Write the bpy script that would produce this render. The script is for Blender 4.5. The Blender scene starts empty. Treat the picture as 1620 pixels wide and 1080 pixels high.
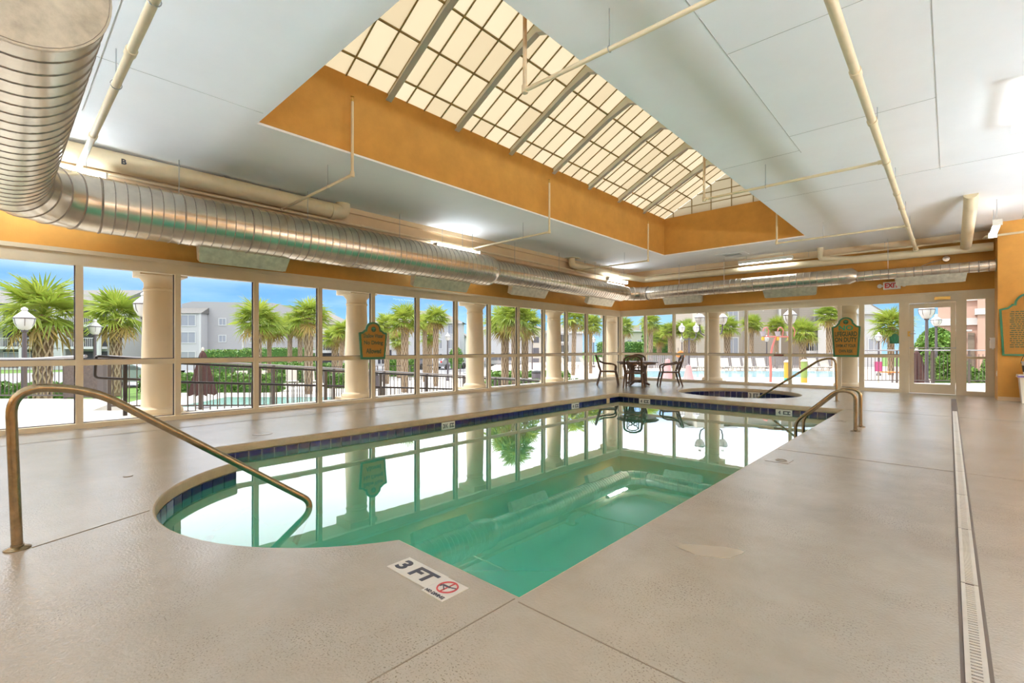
import bpy, bmesh, math, random
from mathutils import Vector, Matrix, Euler

random.seed(11)
SC = bpy.context.scene
COL = SC.collection
PI = math.pi
R = math.radians

# ------------------------------------------------------------------ camera, sky, sun, exposure
cam_d = bpy.data.cameras.new('camera')
cam_d.sensor_width = 36.0
cam_d.lens = 36.0 * 750.4 / 1620.0
cam_d.shift_y = 10.8 / 1620.0
cam_d.clip_start, cam_d.clip_end = 0.05, 600
cam = bpy.data.objects.new('camera', cam_d)
cam.location = (0, 0, 1.2)
cam.rotation_euler = (R(90), 0, R(42.68))
COL.objects.link(cam)
SC.camera = cam

SKY_STRENGTH = 1.0
SUN_STRENGTH = 4.2
LAMP_POWER = 48.0
SIDE_FILL_POWER = 760.0  # added fill lamps along the side wall, out of view
BACK_FILL_POWER = 950.0  # added fill lamps behind the camera
SC.view_settings.view_transform = 'Standard'
SC.view_settings.look = 'None'
SC.view_settings.exposure = 0.3
SC.view_settings.gamma = 1.0
SC.view_settings.use_curve_mapping = False

world = bpy.data.worlds.new('sky')
SC.world = world
world.use_nodes = True
wn, wl = world.node_tree.nodes, world.node_tree.links
wn.clear()
w_out = wn.new('ShaderNodeOutputWorld')
w_bg = wn.new('ShaderNodeBackground')
w_bg.inputs['Strength'].default_value = SKY_STRENGTH
w_tc = wn.new('ShaderNodeTexCoord')
w_sep = wn.new('ShaderNodeSeparateXYZ')
wl.new(w_tc.outputs['Generated'], w_sep.inputs[0])
w_ramp = wn.new('ShaderNodeValToRGB')
w_ramp.color_ramp.elements[0].position = 0.0
w_ramp.color_ramp.elements[0].color = (0.42, 0.72, 1.0, 1)
w_ramp.color_ramp.elements[1].position = 1.0
w_ramp.color_ramp.elements[1].color = (0.08, 0.28, 0.80, 1)
for pos, c in ((0.05, (0.30, 0.64, 1.0, 1)), (0.10, (0.20, 0.49, 1.0, 1)), (0.18, (0.14, 0.40, 0.98, 1))):
    e = w_ramp.color_ramp.elements.new(pos)
    e.color = c
wl.new(w_sep.outputs['Z'], w_ramp.inputs[0])
# cloud layer: direction projected on a high flat sheet, so it thins into streaks at the horizon
w_add = wn.new('ShaderNodeMath'); w_add.operation = 'ADD'; w_add.inputs[1].default_value = 0.10
w_abs = wn.new('ShaderNodeMath'); w_abs.operation = 'ABSOLUTE'
wl.new(w_sep.outputs['Z'], w_abs.inputs[0]); wl.new(w_abs.outputs[0], w_add.inputs[0])
w_dx = wn.new('ShaderNodeMath'); w_dx.operation = 'DIVIDE'
w_dy = wn.new('ShaderNodeMath'); w_dy.operation = 'DIVIDE'
wl.new(w_sep.outputs['X'], w_dx.inputs[0]); wl.new(w_add.outputs[0], w_dx.inputs[1])
wl.new(w_sep.outputs['Y'], w_dy.inputs[0]); wl.new(w_add.outputs[0], w_dy.inputs[1])
w_cmb = wn.new('ShaderNodeCombineXYZ')
wl.new(w_dx.outputs[0], w_cmb.inputs[0]); wl.new(w_dy.outputs[0], w_cmb.inputs[1])
w_noise = wn.new('ShaderNodeTexNoise')
w_noise.inputs['Scale'].default_value = 0.45
w_noise.inputs['Detail'].default_value = 6
w_noise.inputs['Roughness'].default_value = 0.62
wl.new(w_cmb.outputs[0], w_noise.inputs['Vector'])
w_mask = wn.new('ShaderNodeMapRange')
w_mask.inputs['From Min'].default_value = 0.44
w_mask.inputs['From Max'].default_value = 0.74
wl.new(w_noise.outputs[0], w_mask.inputs['Value'])
w_veil = wn.new('ShaderNodeMapRange'); w_veil.interpolation_type = 'SMOOTHSTEP'
w_veil.inputs['From Min'].default_value = 0.105
w_veil.inputs['From Max'].default_value = 0.20
w_veil.inputs['To Max'].default_value = 0.9
wl.new(w_sep.outputs['Z'], w_veil.inputs['Value'])
w_max = wn.new('ShaderNodeMath'); w_max.operation = 'MULTIPLY_ADD'
w_max.inputs[1].default_value = 0.10
wl.new(w_mask.outputs[0], w_max.inputs[0]); wl.new(w_veil.outputs[0], w_max.inputs[2])
w_clamp = wn.new('ShaderNodeClamp')
wl.new(w_max.outputs[0], w_clamp.inputs[0])
w_mix = wn.new('ShaderNodeMix'); w_mix.data_type = 'RGBA'
w_mix.inputs[7].default_value = (2.6, 2.65, 2.75, 1)
wl.new(w_clamp.outputs[0], w_mix.inputs[0]); wl.new(w_ramp.outputs[0], w_mix.inputs[6])
wl.new(w_mix.outputs[2], w_bg.inputs['Color'])
wl.new(w_bg.outputs[0], w_out.inputs[0])

sun_d = bpy.data.lights.new('sun', 'SUN')
sun_d.energy = SUN_STRENGTH
sun_d.angle = R(2.5)
sun_d.color = (1.0, 0.95, 0.86)
sun = bpy.data.objects.new('sun', sun_d)
sun.rotation_euler = Vector((0.40, 0.35, -0.85)).to_track_quat('-Z', 'Y').to_euler()
COL.objects.link(sun)
SC.cycles.max_bounces = 8
SC.cycles.diffuse_bounces = 5
SC.cycles.transparent_max_bounces = 16
SC.cycles.sample_clamp_indirect = 6.0
SC.cycles.caustics_reflective = False
SC.cycles.caustics_refractive = False

# ------------------------------------------------------------------ materials
M = {}
def nodes_of(name):
    m = bpy.data.materials.new(name)
    m.use_nodes = True
    nt = m.node_tree
    return m, nt.nodes, nt.links, nt.nodes['Principled BSDF']

def mat(name, col, rough=0.5, metal=0.0, noise=None, bump=None, spec=0.5, col2=None, stripe=None, rnd=0.0, emit=0.0, coat=0.0):
    """noise=(scale, amount)  bump=(scale, strength, distance)  stripe=(spacing, amount) along Z   rnd: tint per object"""
    m, n, l, b = nodes_of(name)
    b.inputs['Roughness'].default_value = rough
    b.inputs['Metallic'].default_value = metal
    b.inputs['Specular IOR Level'].default_value = spec
    b.inputs['Coat Weight'].default_value = coat
    c = (*col, 1)
    b.inputs['Base Color'].default_value = c
    src = None
    tc = n.new('ShaderNodeTexCoord')
    if noise:
        t = n.new('ShaderNodeTexNoise')
        t.inputs['Scale'].default_value = noise[0]
        t.inputs['Detail'].default_value = 5
        t.inputs['Roughness'].default_value = 0.65
        l.new(tc.outputs['Object'], t.inputs['Vector'])
        rp = n.new('ShaderNodeMapRange')
        rp.inputs['From Min'].default_value = 0.3
        rp.inputs['From Max'].default_value = 0.7
        l.new(t.outputs[0], rp.inputs['Value'])
        mx = n.new('ShaderNodeMix'); mx.data_type = 'RGBA'
        a = noise[1]
        mx.inputs[6].default_value = (*[v * (1 - a) for v in col], 1)
        mx.inputs[7].default_value = (*[min(1, v * (1 + a)) for v in (col2 or col)], 1)
        l.new(rp.outputs[0], mx.inputs[0])
        src = mx.outputs[2]
    if stripe:
        sp = n.new('ShaderNodeSeparateXYZ'); l.new(tc.outputs['Object'], sp.inputs[0])
        d = n.new('ShaderNodeMath'); d.operation = 'DIVIDE'; d.inputs[1].default_value = stripe[0]
        l.new(sp.outputs['Z'], d.inputs[0])
        fr = n.new('ShaderNodeMath'); fr.operation = 'FRACT'; l.new(d.outputs[0], fr.inputs[0])
        gt = n.new('ShaderNodeMath'); gt.operation = 'LESS_THAN'; gt.inputs[1].default_value = 0.16
        l.new(fr.outputs[0], gt.inputs[0])
        mx = n.new('ShaderNodeMix'); mx.data_type = 'RGBA'
        if src: l.new(src, mx.inputs[6])
        else: mx.inputs[6].default_value = c
        mx.inputs[7].default_value = (*[v * (1 - stripe[1]) for v in col], 1)
        l.new(gt.outputs[0], mx.inputs[0])
        src = mx.outputs[2]
    if rnd:
        oi = n.new('ShaderNodeObjectInfo')
        hs = n.new('ShaderNodeHueSaturation')
        mr = n.new('ShaderNodeMapRange')
        mr.inputs['To Min'].default_value = 1 - rnd; mr.inputs['To Max'].default_value = 1 + rnd
        l.new(oi.outputs['Random'], mr.inputs['Value'])
        l.new(mr.outputs[0], hs.inputs['Value'])
        if src: l.new(src, hs.inputs['Color'])
        else: hs.inputs['Color'].default_value = c
        src = hs.outputs[0]
    if src: l.new(src, b.inputs['Base Color'])
    if bump:
        t = n.new('ShaderNodeTexNoise')
        t.inputs['Scale'].default_value = bump[0]
        t.inputs['Detail'].default_value = 4
        l.new(tc.outputs['Object'], t.inputs['Vector'])
        bp = n.new('ShaderNodeBump')
        bp.inputs['Strength'].default_value = bump[1]
        bp.inputs['Distance'].default_value = bump[2]
        l.new(t.outputs[0], bp.inputs['Height'])
        l.new(bp.outputs[0], b.inputs['Normal'])
    if emit:
        b.inputs['Emission Color'].default_value = c
        b.inputs['Emission Strength'].default_value = emit
    M[name] = m
    return m

# deck: textured cool-deck with cloudy wear and fine dark speckle
def deck_mat():
    m, n, l, b = nodes_of('deck')
    tc = n.new('ShaderNodeTexCoord')
    t1 = n.new('ShaderNodeTexNoise'); t1.inputs['Scale'].default_value = 0.55; t1.inputs['Detail'].default_value = 6; t1.inputs['Roughness'].default_value = 0.7
    t2 = n.new('ShaderNodeTexNoise'); t2.inputs['Scale'].default_value = 120; t2.inputs['Detail'].default_value = 3
    t3 = n.new('ShaderNodeTexNoise'); t3.inputs['Scale'].default_value = 1.6; t3.inputs['Detail'].default_value = 5
    for t in (t1, t2, t3): l.new(tc.outputs['Object'], t.inputs['Vector'])
    r1 = n.new('ShaderNodeMapRange'); r1.inputs['From Min'].default_value = 0.35; r1.inputs['From Max'].default_value = 0.68
    l.new(t1.outputs[0], r1.inputs['Value'])
    mx = n.new('ShaderNodeMix'); mx.data_type = 'RGBA'
    mx.inputs[6].default_value = (0.325, 0.28, 0.228, 1); mx.inputs[7].default_value = (0.43, 0.385, 0.33, 1)
    l.new(r1.outputs[0], mx.inputs[0])
    # speckle, only where the wear noise lets it through
    r2 = n.new('ShaderNodeMapRange'); r2.inputs['From Min'].default_value = 0.57; r2.inputs['From Max'].default_value = 0.65
    l.new(t2.outputs[0], r2.inputs['Value'])
    r3 = n.new('ShaderNodeMapRange'); r3.inputs['From Min'].default_value = 0.46; r3.inputs['From Max'].default_value = 0.64; r3.inputs['To Min'].default_value = 0.03; r3.inputs['To Max'].default_value = 0.8
    l.new(t3.outputs[0], r3.inputs['Value'])
    mu = n.new('ShaderNodeMath'); mu.operation = 'MULTIPLY'
    l.new(r2.outputs[0], mu.inputs[0]); l.new(r3.outputs[0], mu.inputs[1])
    m2 = n.new('ShaderNodeMix'); m2.data_type = 'RGBA'
    m2.inputs[7].default_value = (0.15, 0.115, 0.08, 1)
    l.new(mx.outputs[2], m2.inputs[6]); l.new(mu.outputs[0], m2.inputs[0])
    l.new(m2.outputs[2], b.inputs['Base Color'])
    b.inputs['Roughness'].default_value = 0.17
    b.inputs['Specular IOR Level'].default_value = 1.0
    bp = n.new('ShaderNodeBump'); bp.inputs['Strength'].default_value = 0.22; bp.inputs['Distance'].default_value = 0.012
    t4 = n.new('ShaderNodeTexNoise'); t4.inputs['Scale'].default_value = 70; t4.inputs['Detail'].default_value = 4
    l.new(tc.outputs['Object'], t4.inputs['Vector'])
    l.new(t4.outputs[0], bp.inputs['Height']); l.new(bp.outputs[0], b.inputs['Normal'])
    M['deck'] = m
deck_mat()

def glass_mat(name, tint=(0.97, 0.98, 0.98), gain=1.0, ior=1.45):
    m = bpy.data.materials.new(name); m.use_nodes = True
    n, l = m.node_tree.nodes, m.node_tree.links
    n.clear()
    o = n.new('ShaderNodeOutputMaterial')
    t = n.new('ShaderNodeBsdfTransparent'); t.inputs[0].default_value = (*tint, 1)
    g = n.new('ShaderNodeBsdfGlossy'); g.inputs['Roughness'].default_value = 0.0; g.inputs[0].default_value = (1, 1, 1, 1)
    # Schlick reflectance, the same from both sides of the sheet
    f = n.new('ShaderNodeLayerWeight'); f.inputs[0].default_value = 0.5
    pw = n.new('ShaderNodeMath'); pw.operation = 'POWER'; pw.inputs[1].default_value = 5.0
    l.new(f.outputs['Facing'], pw.inputs[0])
    f0 = ((ior - 1) / (ior + 1)) ** 2
    mu = n.new('ShaderNodeMath'); mu.operation = 'MULTIPLY_ADD'; mu.use_clamp = True
    mu.inputs[1].default_value = (1 - f0) * gain; mu.inputs[2].default_value = f0 * gain
    l.new(pw.outputs[0], mu.inputs[0])
    x = n.new('ShaderNodeMixShader')
    l.new(mu.outputs[0], x.inputs[0]); l.new(t.outputs[0], x.inputs[1]); l.new(g.outputs[0], x.inputs[2])
    l.new(x.outputs[0], o.inputs[0])
    M[name] = m
    return m, n, l, f, g
glass_mat('glass', gain=0.22)
def water_mat(name, tint, gain, ripple, body, cloud):
    m, n, l, f, g = glass_mat(name, tint, gain, 1.33)
    # slightly cloudy water: part of the light scatters back before it reaches the basin
    d = n.new('ShaderNodeBsdfDiffuse'); d.inputs[0].default_value = (*body, 1)
    x2 = n.new('ShaderNodeMixShader'); x2.inputs[0].default_value = cloud
    xm = [q for q in n if q.type == 'MIX_SHADER' and q != x2][0]; tr = [q for q in n if q.type == 'BSDF_TRANSPARENT'][0]
    l.new(tr.outputs[0], x2.inputs[1]); l.new(d.outputs[0], x2.inputs[2]); l.new(x2.outputs[0], xm.inputs[1])
    tc = n.new('ShaderNodeTexCoord')
    t = n.new('ShaderNodeTexNoise'); t.inputs['Scale'].default_value = 2.2; t.inputs['Detail'].default_value = 3
    l.new(tc.outputs['Object'], t.inputs['Vector'])
    bp = n.new('ShaderNodeBump'); bp.inputs['Strength'].default_value = ripple; bp.inputs['Distance'].default_value = 0.02
    l.new(t.outputs[0], bp.inputs['Height'])
    l.new(bp.outputs[0], g.inputs['Normal'])
water_mat('water', (0.56, 0.95, 0.89), 1.65, 0.02, (0.065, 0.52, 0.355), 0.55)
water_mat('spa_water', (0.40, 0.72, 0.70), 1.4, 0.06, (0.10, 0.28, 0.26), 0.35)

def translucent_mat(name):
    m = bpy.data.materials.new(name); m.use_nodes = True
    n, l = m.node_tree.nodes, m.node_tree.links
    n.clear()
    o = n.new('ShaderNodeOutputMaterial')
    oi = n.new('ShaderNodeObjectInfo')
    rp = n.new('ShaderNodeValToRGB')
    rp.color_ramp.elements[0].color = (0.52, 0.465, 0.37, 1)
    rp.color_ramp.elements[1].color = (0.565, 0.52, 0.43, 1)
    e = rp.color_ramp.elements.new(0.5); e.color = (0.545, 0.495, 0.40, 1)
    l.new(oi.outputs['Random'], rp.inputs[0])
    t = n.new('ShaderNodeBsdfTranslucent'); d = n.new('ShaderNodeBsdfDiffuse')
    l.new(rp.outputs[0], t.inputs[0]); d.inputs[0].default_value = (0.8, 0.78, 0.66, 1)
    x = n.new('ShaderNodeMixShader'); x.inputs[0].default_value = 0.12
    l.new(t.outputs[0], x.inputs[1]); l.new(d.outputs[0], x.inputs[2]); l.new(x.outputs[0], o.inputs[0])
    M[name] = m
translucent_mat('fibreglass')

mat('coping', (0.40, 0.31, 0.195), 0.6, noise=(6, 0.12), bump=(45, 0.4, 0.006))
mat('ceiling', (0.91, 0.905, 0.91), 0.7, noise=(0.7, 0.03), bump=(90, 0.15, 0.002))
mat('joint_line', (0.46, 0.45, 0.43), 0.8)
mat('deck_patch', (0.40, 0.345, 0.27), 0.5)
mat('deck_joint', (0.22, 0.175, 0.13), 0.8)
mat('orange', (0.58, 0.285, 0.055), 0.75, noise=(2.5, 0.10), bump=(60, 0.25, 0.004))
mat('beam_cream', (0.70, 0.53, 0.33), 0.6, noise=(2, 0.04))
mat('frame', (0.64, 0.56, 0.41), 0.45, noise=(3, 0.04))
mat('gasket', (0.06, 0.05, 0.06), 0.5)
mat('pipe_cream', (0.74, 0.61, 0.40), 0.45, noise=(5, 0.06), bump=(90, 0.15, 0.002))
mat('steel_rod', (0.45, 0.45, 0.46), 0.4, 0.8)
mat('brass', (0.60, 0.40, 0.12), 0.35, 0.9)
mat('galv', (0.68, 0.62, 0.53), 0.27, 1.0, noise=(3.0, 0.16), bump=(9, 0.06, 0.01))
mat('galv_seam', (0.30, 0.25, 0.21), 0.55, 0.6)
mat('galv_cap', (0.50, 0.43, 0.33), 0.35, 1.0, noise=(7, 0.25))
mat('diffuser_metal', (0.62, 0.60, 0.50), 0.45, 0.7, noise=(8, 0.2))
mat('bronze_rail', (0.26, 0.195, 0.115), 0.27, 1.0, noise=(25, 0.25))
mat('rafter', (0.62, 0.61, 0.60), 0.5)
mat('rafter_web', (0.66, 0.68, 0.58), 0.6)
mat('glazing_bar', (0.30, 0.22, 0.08), 0.6)
mat('plaster', (0.19, 0.54, 0.47), 0.8, noise=(1.5, 0.05))
mat('tile_navy', (0.004, 0.006, 0.055), 0.22, spec=0.4, rnd=0.25)
mat('tile_dark', (0.03, 0.035, 0.05), 0.2)
mat('tile_tan', (0.62, 0.46, 0.26), 0.4)
mat('grout', (0.72, 0.72, 0.70), 0.8)
mat('tile_white', (0.74, 0.71, 0.66), 0.4)
mat('ink', (0.035, 0.035, 0.05), 0.5)
mat('ink_red', (0.42, 0.04, 0.04), 0.5)
mat('drain_grate', (0.62, 0.58, 0.52), 0.5, noise=(4, 0.1))
mat('dark_gap', (0.10, 0.075, 0.06), 0.8)
mat('lamp_white', (0.84, 0.93, 1.0), 0.4, emit=LAMP_POWER)
mat('lamp_fill', (0.74, 0.88, 1.0), 0.4, emit=SIDE_FILL_POWER)  # glow of the added side-wall fill lamps
mat('lamp_soft', (0.95, 0.96, 1.0), 0.4, emit=9.0)
mat('lamp_fill_back', (0.74, 0.88, 1.0), 0.4, emit=BACK_FILL_POWER)  # glow of the added fill lamps at the back wall
mat('lamp_housing', (0.74, 0.70, 0.60), 0.5)
mat('sign_face', (0.34, 0.155, 0.012), 0.55, noise=(20, 0.08))
mat('sign_green', (0.008, 0.13, 0.06), 0.45)
mat('sign_text', (0.008, 0.05, 0.012), 0.5)
mat('sign_bright', (0.01, 0.22, 0.10), 0.5)
mat('chair_brown', (0.085, 0.045, 0.025), 0.4, 0.3, noise=(30, 0.2))
mat('table_brown', (0.10, 0.055, 0.035), 0.35, noise=(20, 0.2))
mat('white_plastic', (0.80, 0.79, 0.76), 0.4)
mat('bin_cream', (0.72, 0.66, 0.55), 0.5)
mat('purple_trim', (0.16, 0.10, 0.30), 0.5)
mat('black', (0.02, 0.02, 0.022), 0.45)
mat('red', (0.55, 0.03, 0.03), 0.5)
# outside
mat('column', (0.68, 0.56, 0.40), 0.7, noise=(3, 0.05), bump=(50, 0.15, 0.003))
mat('soffit', (0.56, 0.43, 0.29), 0.7)
mat('concrete', (0.56, 0.525, 0.475), 0.85, noise=(1.2, 0.06))
mat('concrete_pink', (0.58, 0.49, 0.425), 0.85, noise=(1.2, 0.06))
mat('lawn', (0.10, 0.19, 0.03), 0.95, noise=(2.0, 0.35), bump=(30, 0.6, 0.05))
mat('asphalt', (0.23, 0.23, 0.24), 0.9, noise=(2, 0.08))
mat('rail_black', (0.035, 0.028, 0.032), 0.4, 0.2)
mat('rail_brown', (0.10, 0.08, 0.075), 0.5)
mat('rail_grey', (0.30, 0.29, 0.31), 0.4)
mat('fence_panel', (0.10, 0.075, 0.065), 0.7, noise=(20, 0.3))
def leaf_mat(name, a_, b_, tr):
    m, n, l, b = nodes_of(name)
    tc = n.new('ShaderNodeTexCoord'); t = n.new('ShaderNodeTexNoise'); t.inputs['Scale'].default_value = 2.5
    l.new(tc.outputs['Object'], t.inputs['Vector'])
    oi = n.new('ShaderNodeObjectInfo'); ad = n.new('ShaderNodeMath'); ad.operation = 'MULTIPLY_ADD'; ad.inputs[1].default_value = 0.7; ad.inputs[2].default_value = -0.35
    l.new(oi.outputs['Random'], ad.inputs[0])
    ad2 = n.new('ShaderNodeMath'); ad2.operation = 'ADD'; ad2.use_clamp = True; l.new(t.outputs[0], ad2.inputs[0]); l.new(ad.outputs[0], ad2.inputs[1])
    mx = n.new('ShaderNodeMix'); mx.data_type = 'RGBA'; mx.inputs[6].default_value = (*a_, 1); mx.inputs[7].default_value = (*b_, 1)
    l.new(ad2.outputs[0], mx.inputs[0]); l.new(mx.outputs[2], b.inputs['Base Color']); b.inputs['Roughness'].default_value = 0.45
    tl = n.new('ShaderNodeBsdfTranslucent'); l.new(mx.outputs[2], tl.inputs[0])
    ms = n.new('ShaderNodeMixShader'); ms.inputs[0].default_value = tr
    l.new(b.outputs[0], ms.inputs[1]); l.new(tl.outputs[0], ms.inputs[2]); l.new(ms.outputs[0], n['Material Output'].inputs[0])
    M[name] = m
leaf_mat('frond', (0.17, 0.26, 0.03), (0.40, 0.46, 0.07), 0.4)
mat('frond_old', (0.30, 0.215, 0.06), 0.7, noise=(2.5, 0.25), rnd=0.2)
mat('trunk', (0.22, 0.15, 0.095), 0.9, noise=(9, 0.3))
mat('trunk_boot', (0.35, 0.265, 0.18), 0.9, noise=(9, 0.3))
mat('leaf', (0.06, 0.155, 0.02), 0.6, noise=(3, 0.4), col2=(0.13, 0.24, 0.036))
mat('leaf_core', (0.05, 0.13, 0.02), 0.9)
mat('lamp_post', (0.10, 0.085, 0.095), 0.45, 0.3)
mat('globe', (0.55, 0.55, 0.55), 0.25)
mat('siding_grey', (0.36, 0.35, 0.355), 0.8, stripe=(0.2, 0.10))
mat('siding_white', (0.46, 0.455, 0.46), 0.8, stripe=(0.2, 0.07))
mat('siding_cream', (0.45, 0.41, 0.35), 0.8, stripe=(0.2, 0.07))
mat('siding_tan', (0.32, 0.28, 0.235), 0.8, stripe=(0.2, 0.13))
mat('siding_brown', (0.22, 0.18, 0.14), 0.8, stripe=(0.2, 0.12))
mat('stucco_pink', (0.46, 0.30, 0.24), 0.8, noise=(2, 0.04))
mat('roof_grey', (0.15, 0.145, 0.14), 0.9, noise=(6, 0.12))
mat('roof_tan', (0.19, 0.172, 0.15), 0.9, noise=(6, 0.1))
mat('trim_white', (0.52, 0.515, 0.51), 0.6)
mat('pane_dark', (0.10, 0.10, 0.12), 0.08, spec=0.8)
mat('pane_grey', (0.30, 0.30, 0.33), 0.08, spec=0.8)
mat('opening_dark', (0.05, 0.05, 0.06), 0.9)
mat('car_white', (0.50, 0.50, 0.51), 0.25, coat=0.5)
mat('car_silver', (0.32, 0.33, 0.35), 0.25, 0.5, coat=0.5)
mat('tyre', (0.02, 0.02, 0.02), 0.8)
mat('umbrella', (0.055, 0.021, 0.018), 0.85, noise=(8, 0.2))
mat('orange_cloth', (0.55, 0.16, 0.03), 0.8)
mat('lounge_white', (0.46, 0.42, 0.365), 0.6)
mat('pool_blue', (0.22, 0.44, 0.50), 0.12, noise=(1.2, 0.12))
mat('pool_teal', (0.25, 0.42, 0.41), 0.12, noise=(1.2, 0.12))
mat('splash_coral', (0.48, 0.14, 0.12), 0.4)
mat('splash_pink', (0.50, 0.26, 0.26), 0.4)
mat('bucket_grey', (0.30, 0.27, 0.30), 0.5)
mat('splash_yellow', (0.5, 0.31, 0.04), 0.4)
mat('splash_green', (0.21, 0.30, 0.08), 0.4)
mat('splash_teal', (0.05, 0.38, 0.30), 0.4)
mat('slat_grey', (0.25, 0.235, 0.24), 0.8, noise=(6, 0.15))
mat('pink', (0.5, 0.07, 0.2), 0.6)

# ------------------------------------------------------------------ mesh helpers
class MB:
    def __init__(self):
        self.v, self.f, self.m = [], [], []
    def add(self, vs, fs, mi=0):
        o = len(self.v)
        self.v += [tuple(p) for p in vs]
        self.f += [tuple(i + o for i in f) for f in fs]
        self.m += [mi] * len(fs)
        return self
    def box(self, x0, x1, y0, y1, z0, z1, mi=0):
        vs = [(x, y, z) for z in (z0, z1) for y in (y0, y1) for x in (x0, x1)]
        return self.add(vs, [(0, 2, 3, 1), (4, 5, 7, 6), (0, 1, 5, 4), (2, 6, 7, 3), (0, 4, 6, 2), (1, 3, 7, 5)], mi)
    def hexa(self, lo, hi, mi=0):
        """lo, hi: four corner points each, same turning order"""
        return self.add(list(lo) + list(hi), [(3, 2, 1, 0), (4, 5, 6, 7)] + [(i, (i + 1) % 4, (i + 1) % 4 + 4, i + 4) for i in range(4)], mi)
    def beam(self, a, b, w, h, up=(0, 0, 1), mi=0):
        a, b = Vector(a), Vector(b)
        d = (b - a).normalized(); u = Vector(up)
        s = d.cross(u)
        if s.length < 1e-5: s = d.cross(Vector((1, 0, 0)))
        s.normalize(); u = s.cross(d).normalized()
        s *= w / 2; u *= h / 2
        return self.hexa([a - s - u, a + s - u, a + s + u, a - s + u], [b - s - u, b + s - u, b + s + u, b - s + u], mi)
    def tube(self, pts, r, n=10, caps=True, mi=0, closed=False):
        pts = [Vector(p) for p in pts]
        k = len(pts)
        rs = r if isinstance(r, (list, tuple)) else [r] * k
        rings = []
        prev = None
        for i, p in enumerate(pts):
            if closed: t = pts[(i + 1) % k] - pts[i - 1]
            elif i == 0: t = pts[1] - p
            elif i == k - 1: t = p - pts[i - 1]
            else: t = (pts[i + 1] - p).normalized() + (p - pts[i - 1]).normalized()
            t.normalize()
            if prev is None:
                a = t.cross(Vector((0, 0, 1)))
                if a.length < 1e-3: a = t.cross(Vector((1, 0, 0)))
            else:
                a = prev - t * prev.dot(t)
            a.normalize(); prev = a
            b = t.cross(a)
            rings.append([p + (a * math.cos(2 * PI * j / n) + b * math.sin(2 * PI * j / n)) * rs[i] for j in range(n)])
        vs = [q for ring in rings for q in ring]
        fs = []
        for i in range(k if closed else k - 1):
            i2 = (i + 1) % k
            for j in range(n):
                j2 = (j + 1) % n
                fs.append((i * n + j, i * n + j2, i2 * n + j2, i2 * n + j))
        if caps and not closed:
            fs.append(tuple(range(n))[::-1]); fs.append(tuple((k - 1) * n + j for j in range(n)))
        return self.add(vs, fs, mi)
    def lathe(self, prof, n=16, c=(0, 0, 0), mi=0):
        vs, fs = [], []
        for r, z in prof:
            for j in range(n):
                a = 2 * PI * j / n
                vs.append((c[0] + r * math.cos(a), c[1] + r * math.sin(a), c[2] + z))
        for i in range(len(prof) - 1):
            for j in range(n):
                j2 = (j + 1) % n
                fs.append((i * n + j, i * n + j2, (i + 1) * n + j2, (i + 1) * n + j))
        if prof[0][0] > 1e-6: fs.append(tuple(range(n))[::-1])
        if prof[-1][0] > 1e-6: fs.append(tuple((len(prof) - 1) * n + j for j in range(n)))
        return self.add(vs, fs, mi)
    def prism(self, poly, d0, d1, axis='z', mi=0):
        """poly: 2D points, extruded from d0 to d1 along axis (x: poly is (y,z); y: (x,z); z: (x,y))"""
        def P(p, d):
            return {'x': (d, p[0], p[1]), 'y': (p[0], d, p[1]), 'z': (p[0], p[1], d)}[axis]
        k = len(poly)
        vs = [P(p, d0) for p in poly] + [P(p, d1) for p in poly]
        fs = [tuple(range(k))[::-1], tuple(range(k, 2 * k))] + [(i, (i + 1) % k, (i + 1) % k + k, i + k) for i in range(k)]
        return self.add(vs, fs, mi)
    def mesh(self, name, mats, smooth=False):
        me = bpy.data.meshes.new(name)
        me.from_pydata(self.v, [], self.f)
        for mm in (mats if isinstance(mats, (list, tuple)) else [mats]):
            me.materials.append(M[mm])
        if any(self.m): me.polygons.foreach_set('material_index', self.m)
        bm = bmesh.new(); bm.from_mesh(me)
        bmesh.ops.recalc_face_normals(bm, faces=bm.faces)
        bm.to_mesh(me); bm.free()
        if smooth:
            me.polygons.foreach_set('use_smooth', [True] * len(me.polygons))
            try: me.set_sharp_from_angle(angle=R(40))
            except Exception: pass
        me.update()
        return me
    def build(self, name, mats, parent=None, smooth=False, loc=(0, 0, 0), rot=(0, 0, 0)):
        return link(name, self.mesh(name, mats, smooth), parent, loc, rot)

def link(name, me, parent=None, loc=(0, 0, 0), rot=(0, 0, 0), scale=(1, 1, 1)):
    o = bpy.data.objects.new(name, me)
    o.location, o.rotation_euler, o.scale = loc, rot, scale
    if parent: o.parent = parent
    COL.objects.link(o)
    return o
def empty(name, loc=(0, 0, 0), rz=0.0):
    o = bpy.data.objects.new(name, None)
    o.empty_display_size = 0.2
    o.location = loc; o.rotation_euler = (0, 0, rz)
    COL.objects.link(o)
    return o
def tag(o, label, cat, group=None, kind=None):
    o['label'] = label; o['category'] = cat
    if group: o['group'] = group
    if kind: o['kind'] = kind
    return o
def struct(o, label=None):
    o['kind'] = 'structure'
    if label: o['label'] = label
    return o
def arc(cx, cy, r, a0, a1, n):
    return [(cx + r * math.cos(a0 + (a1 - a0) * i / n), cy + r * math.sin(a0 + (a1 - a0) * i / n)) for i in range(n + 1)]
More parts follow.
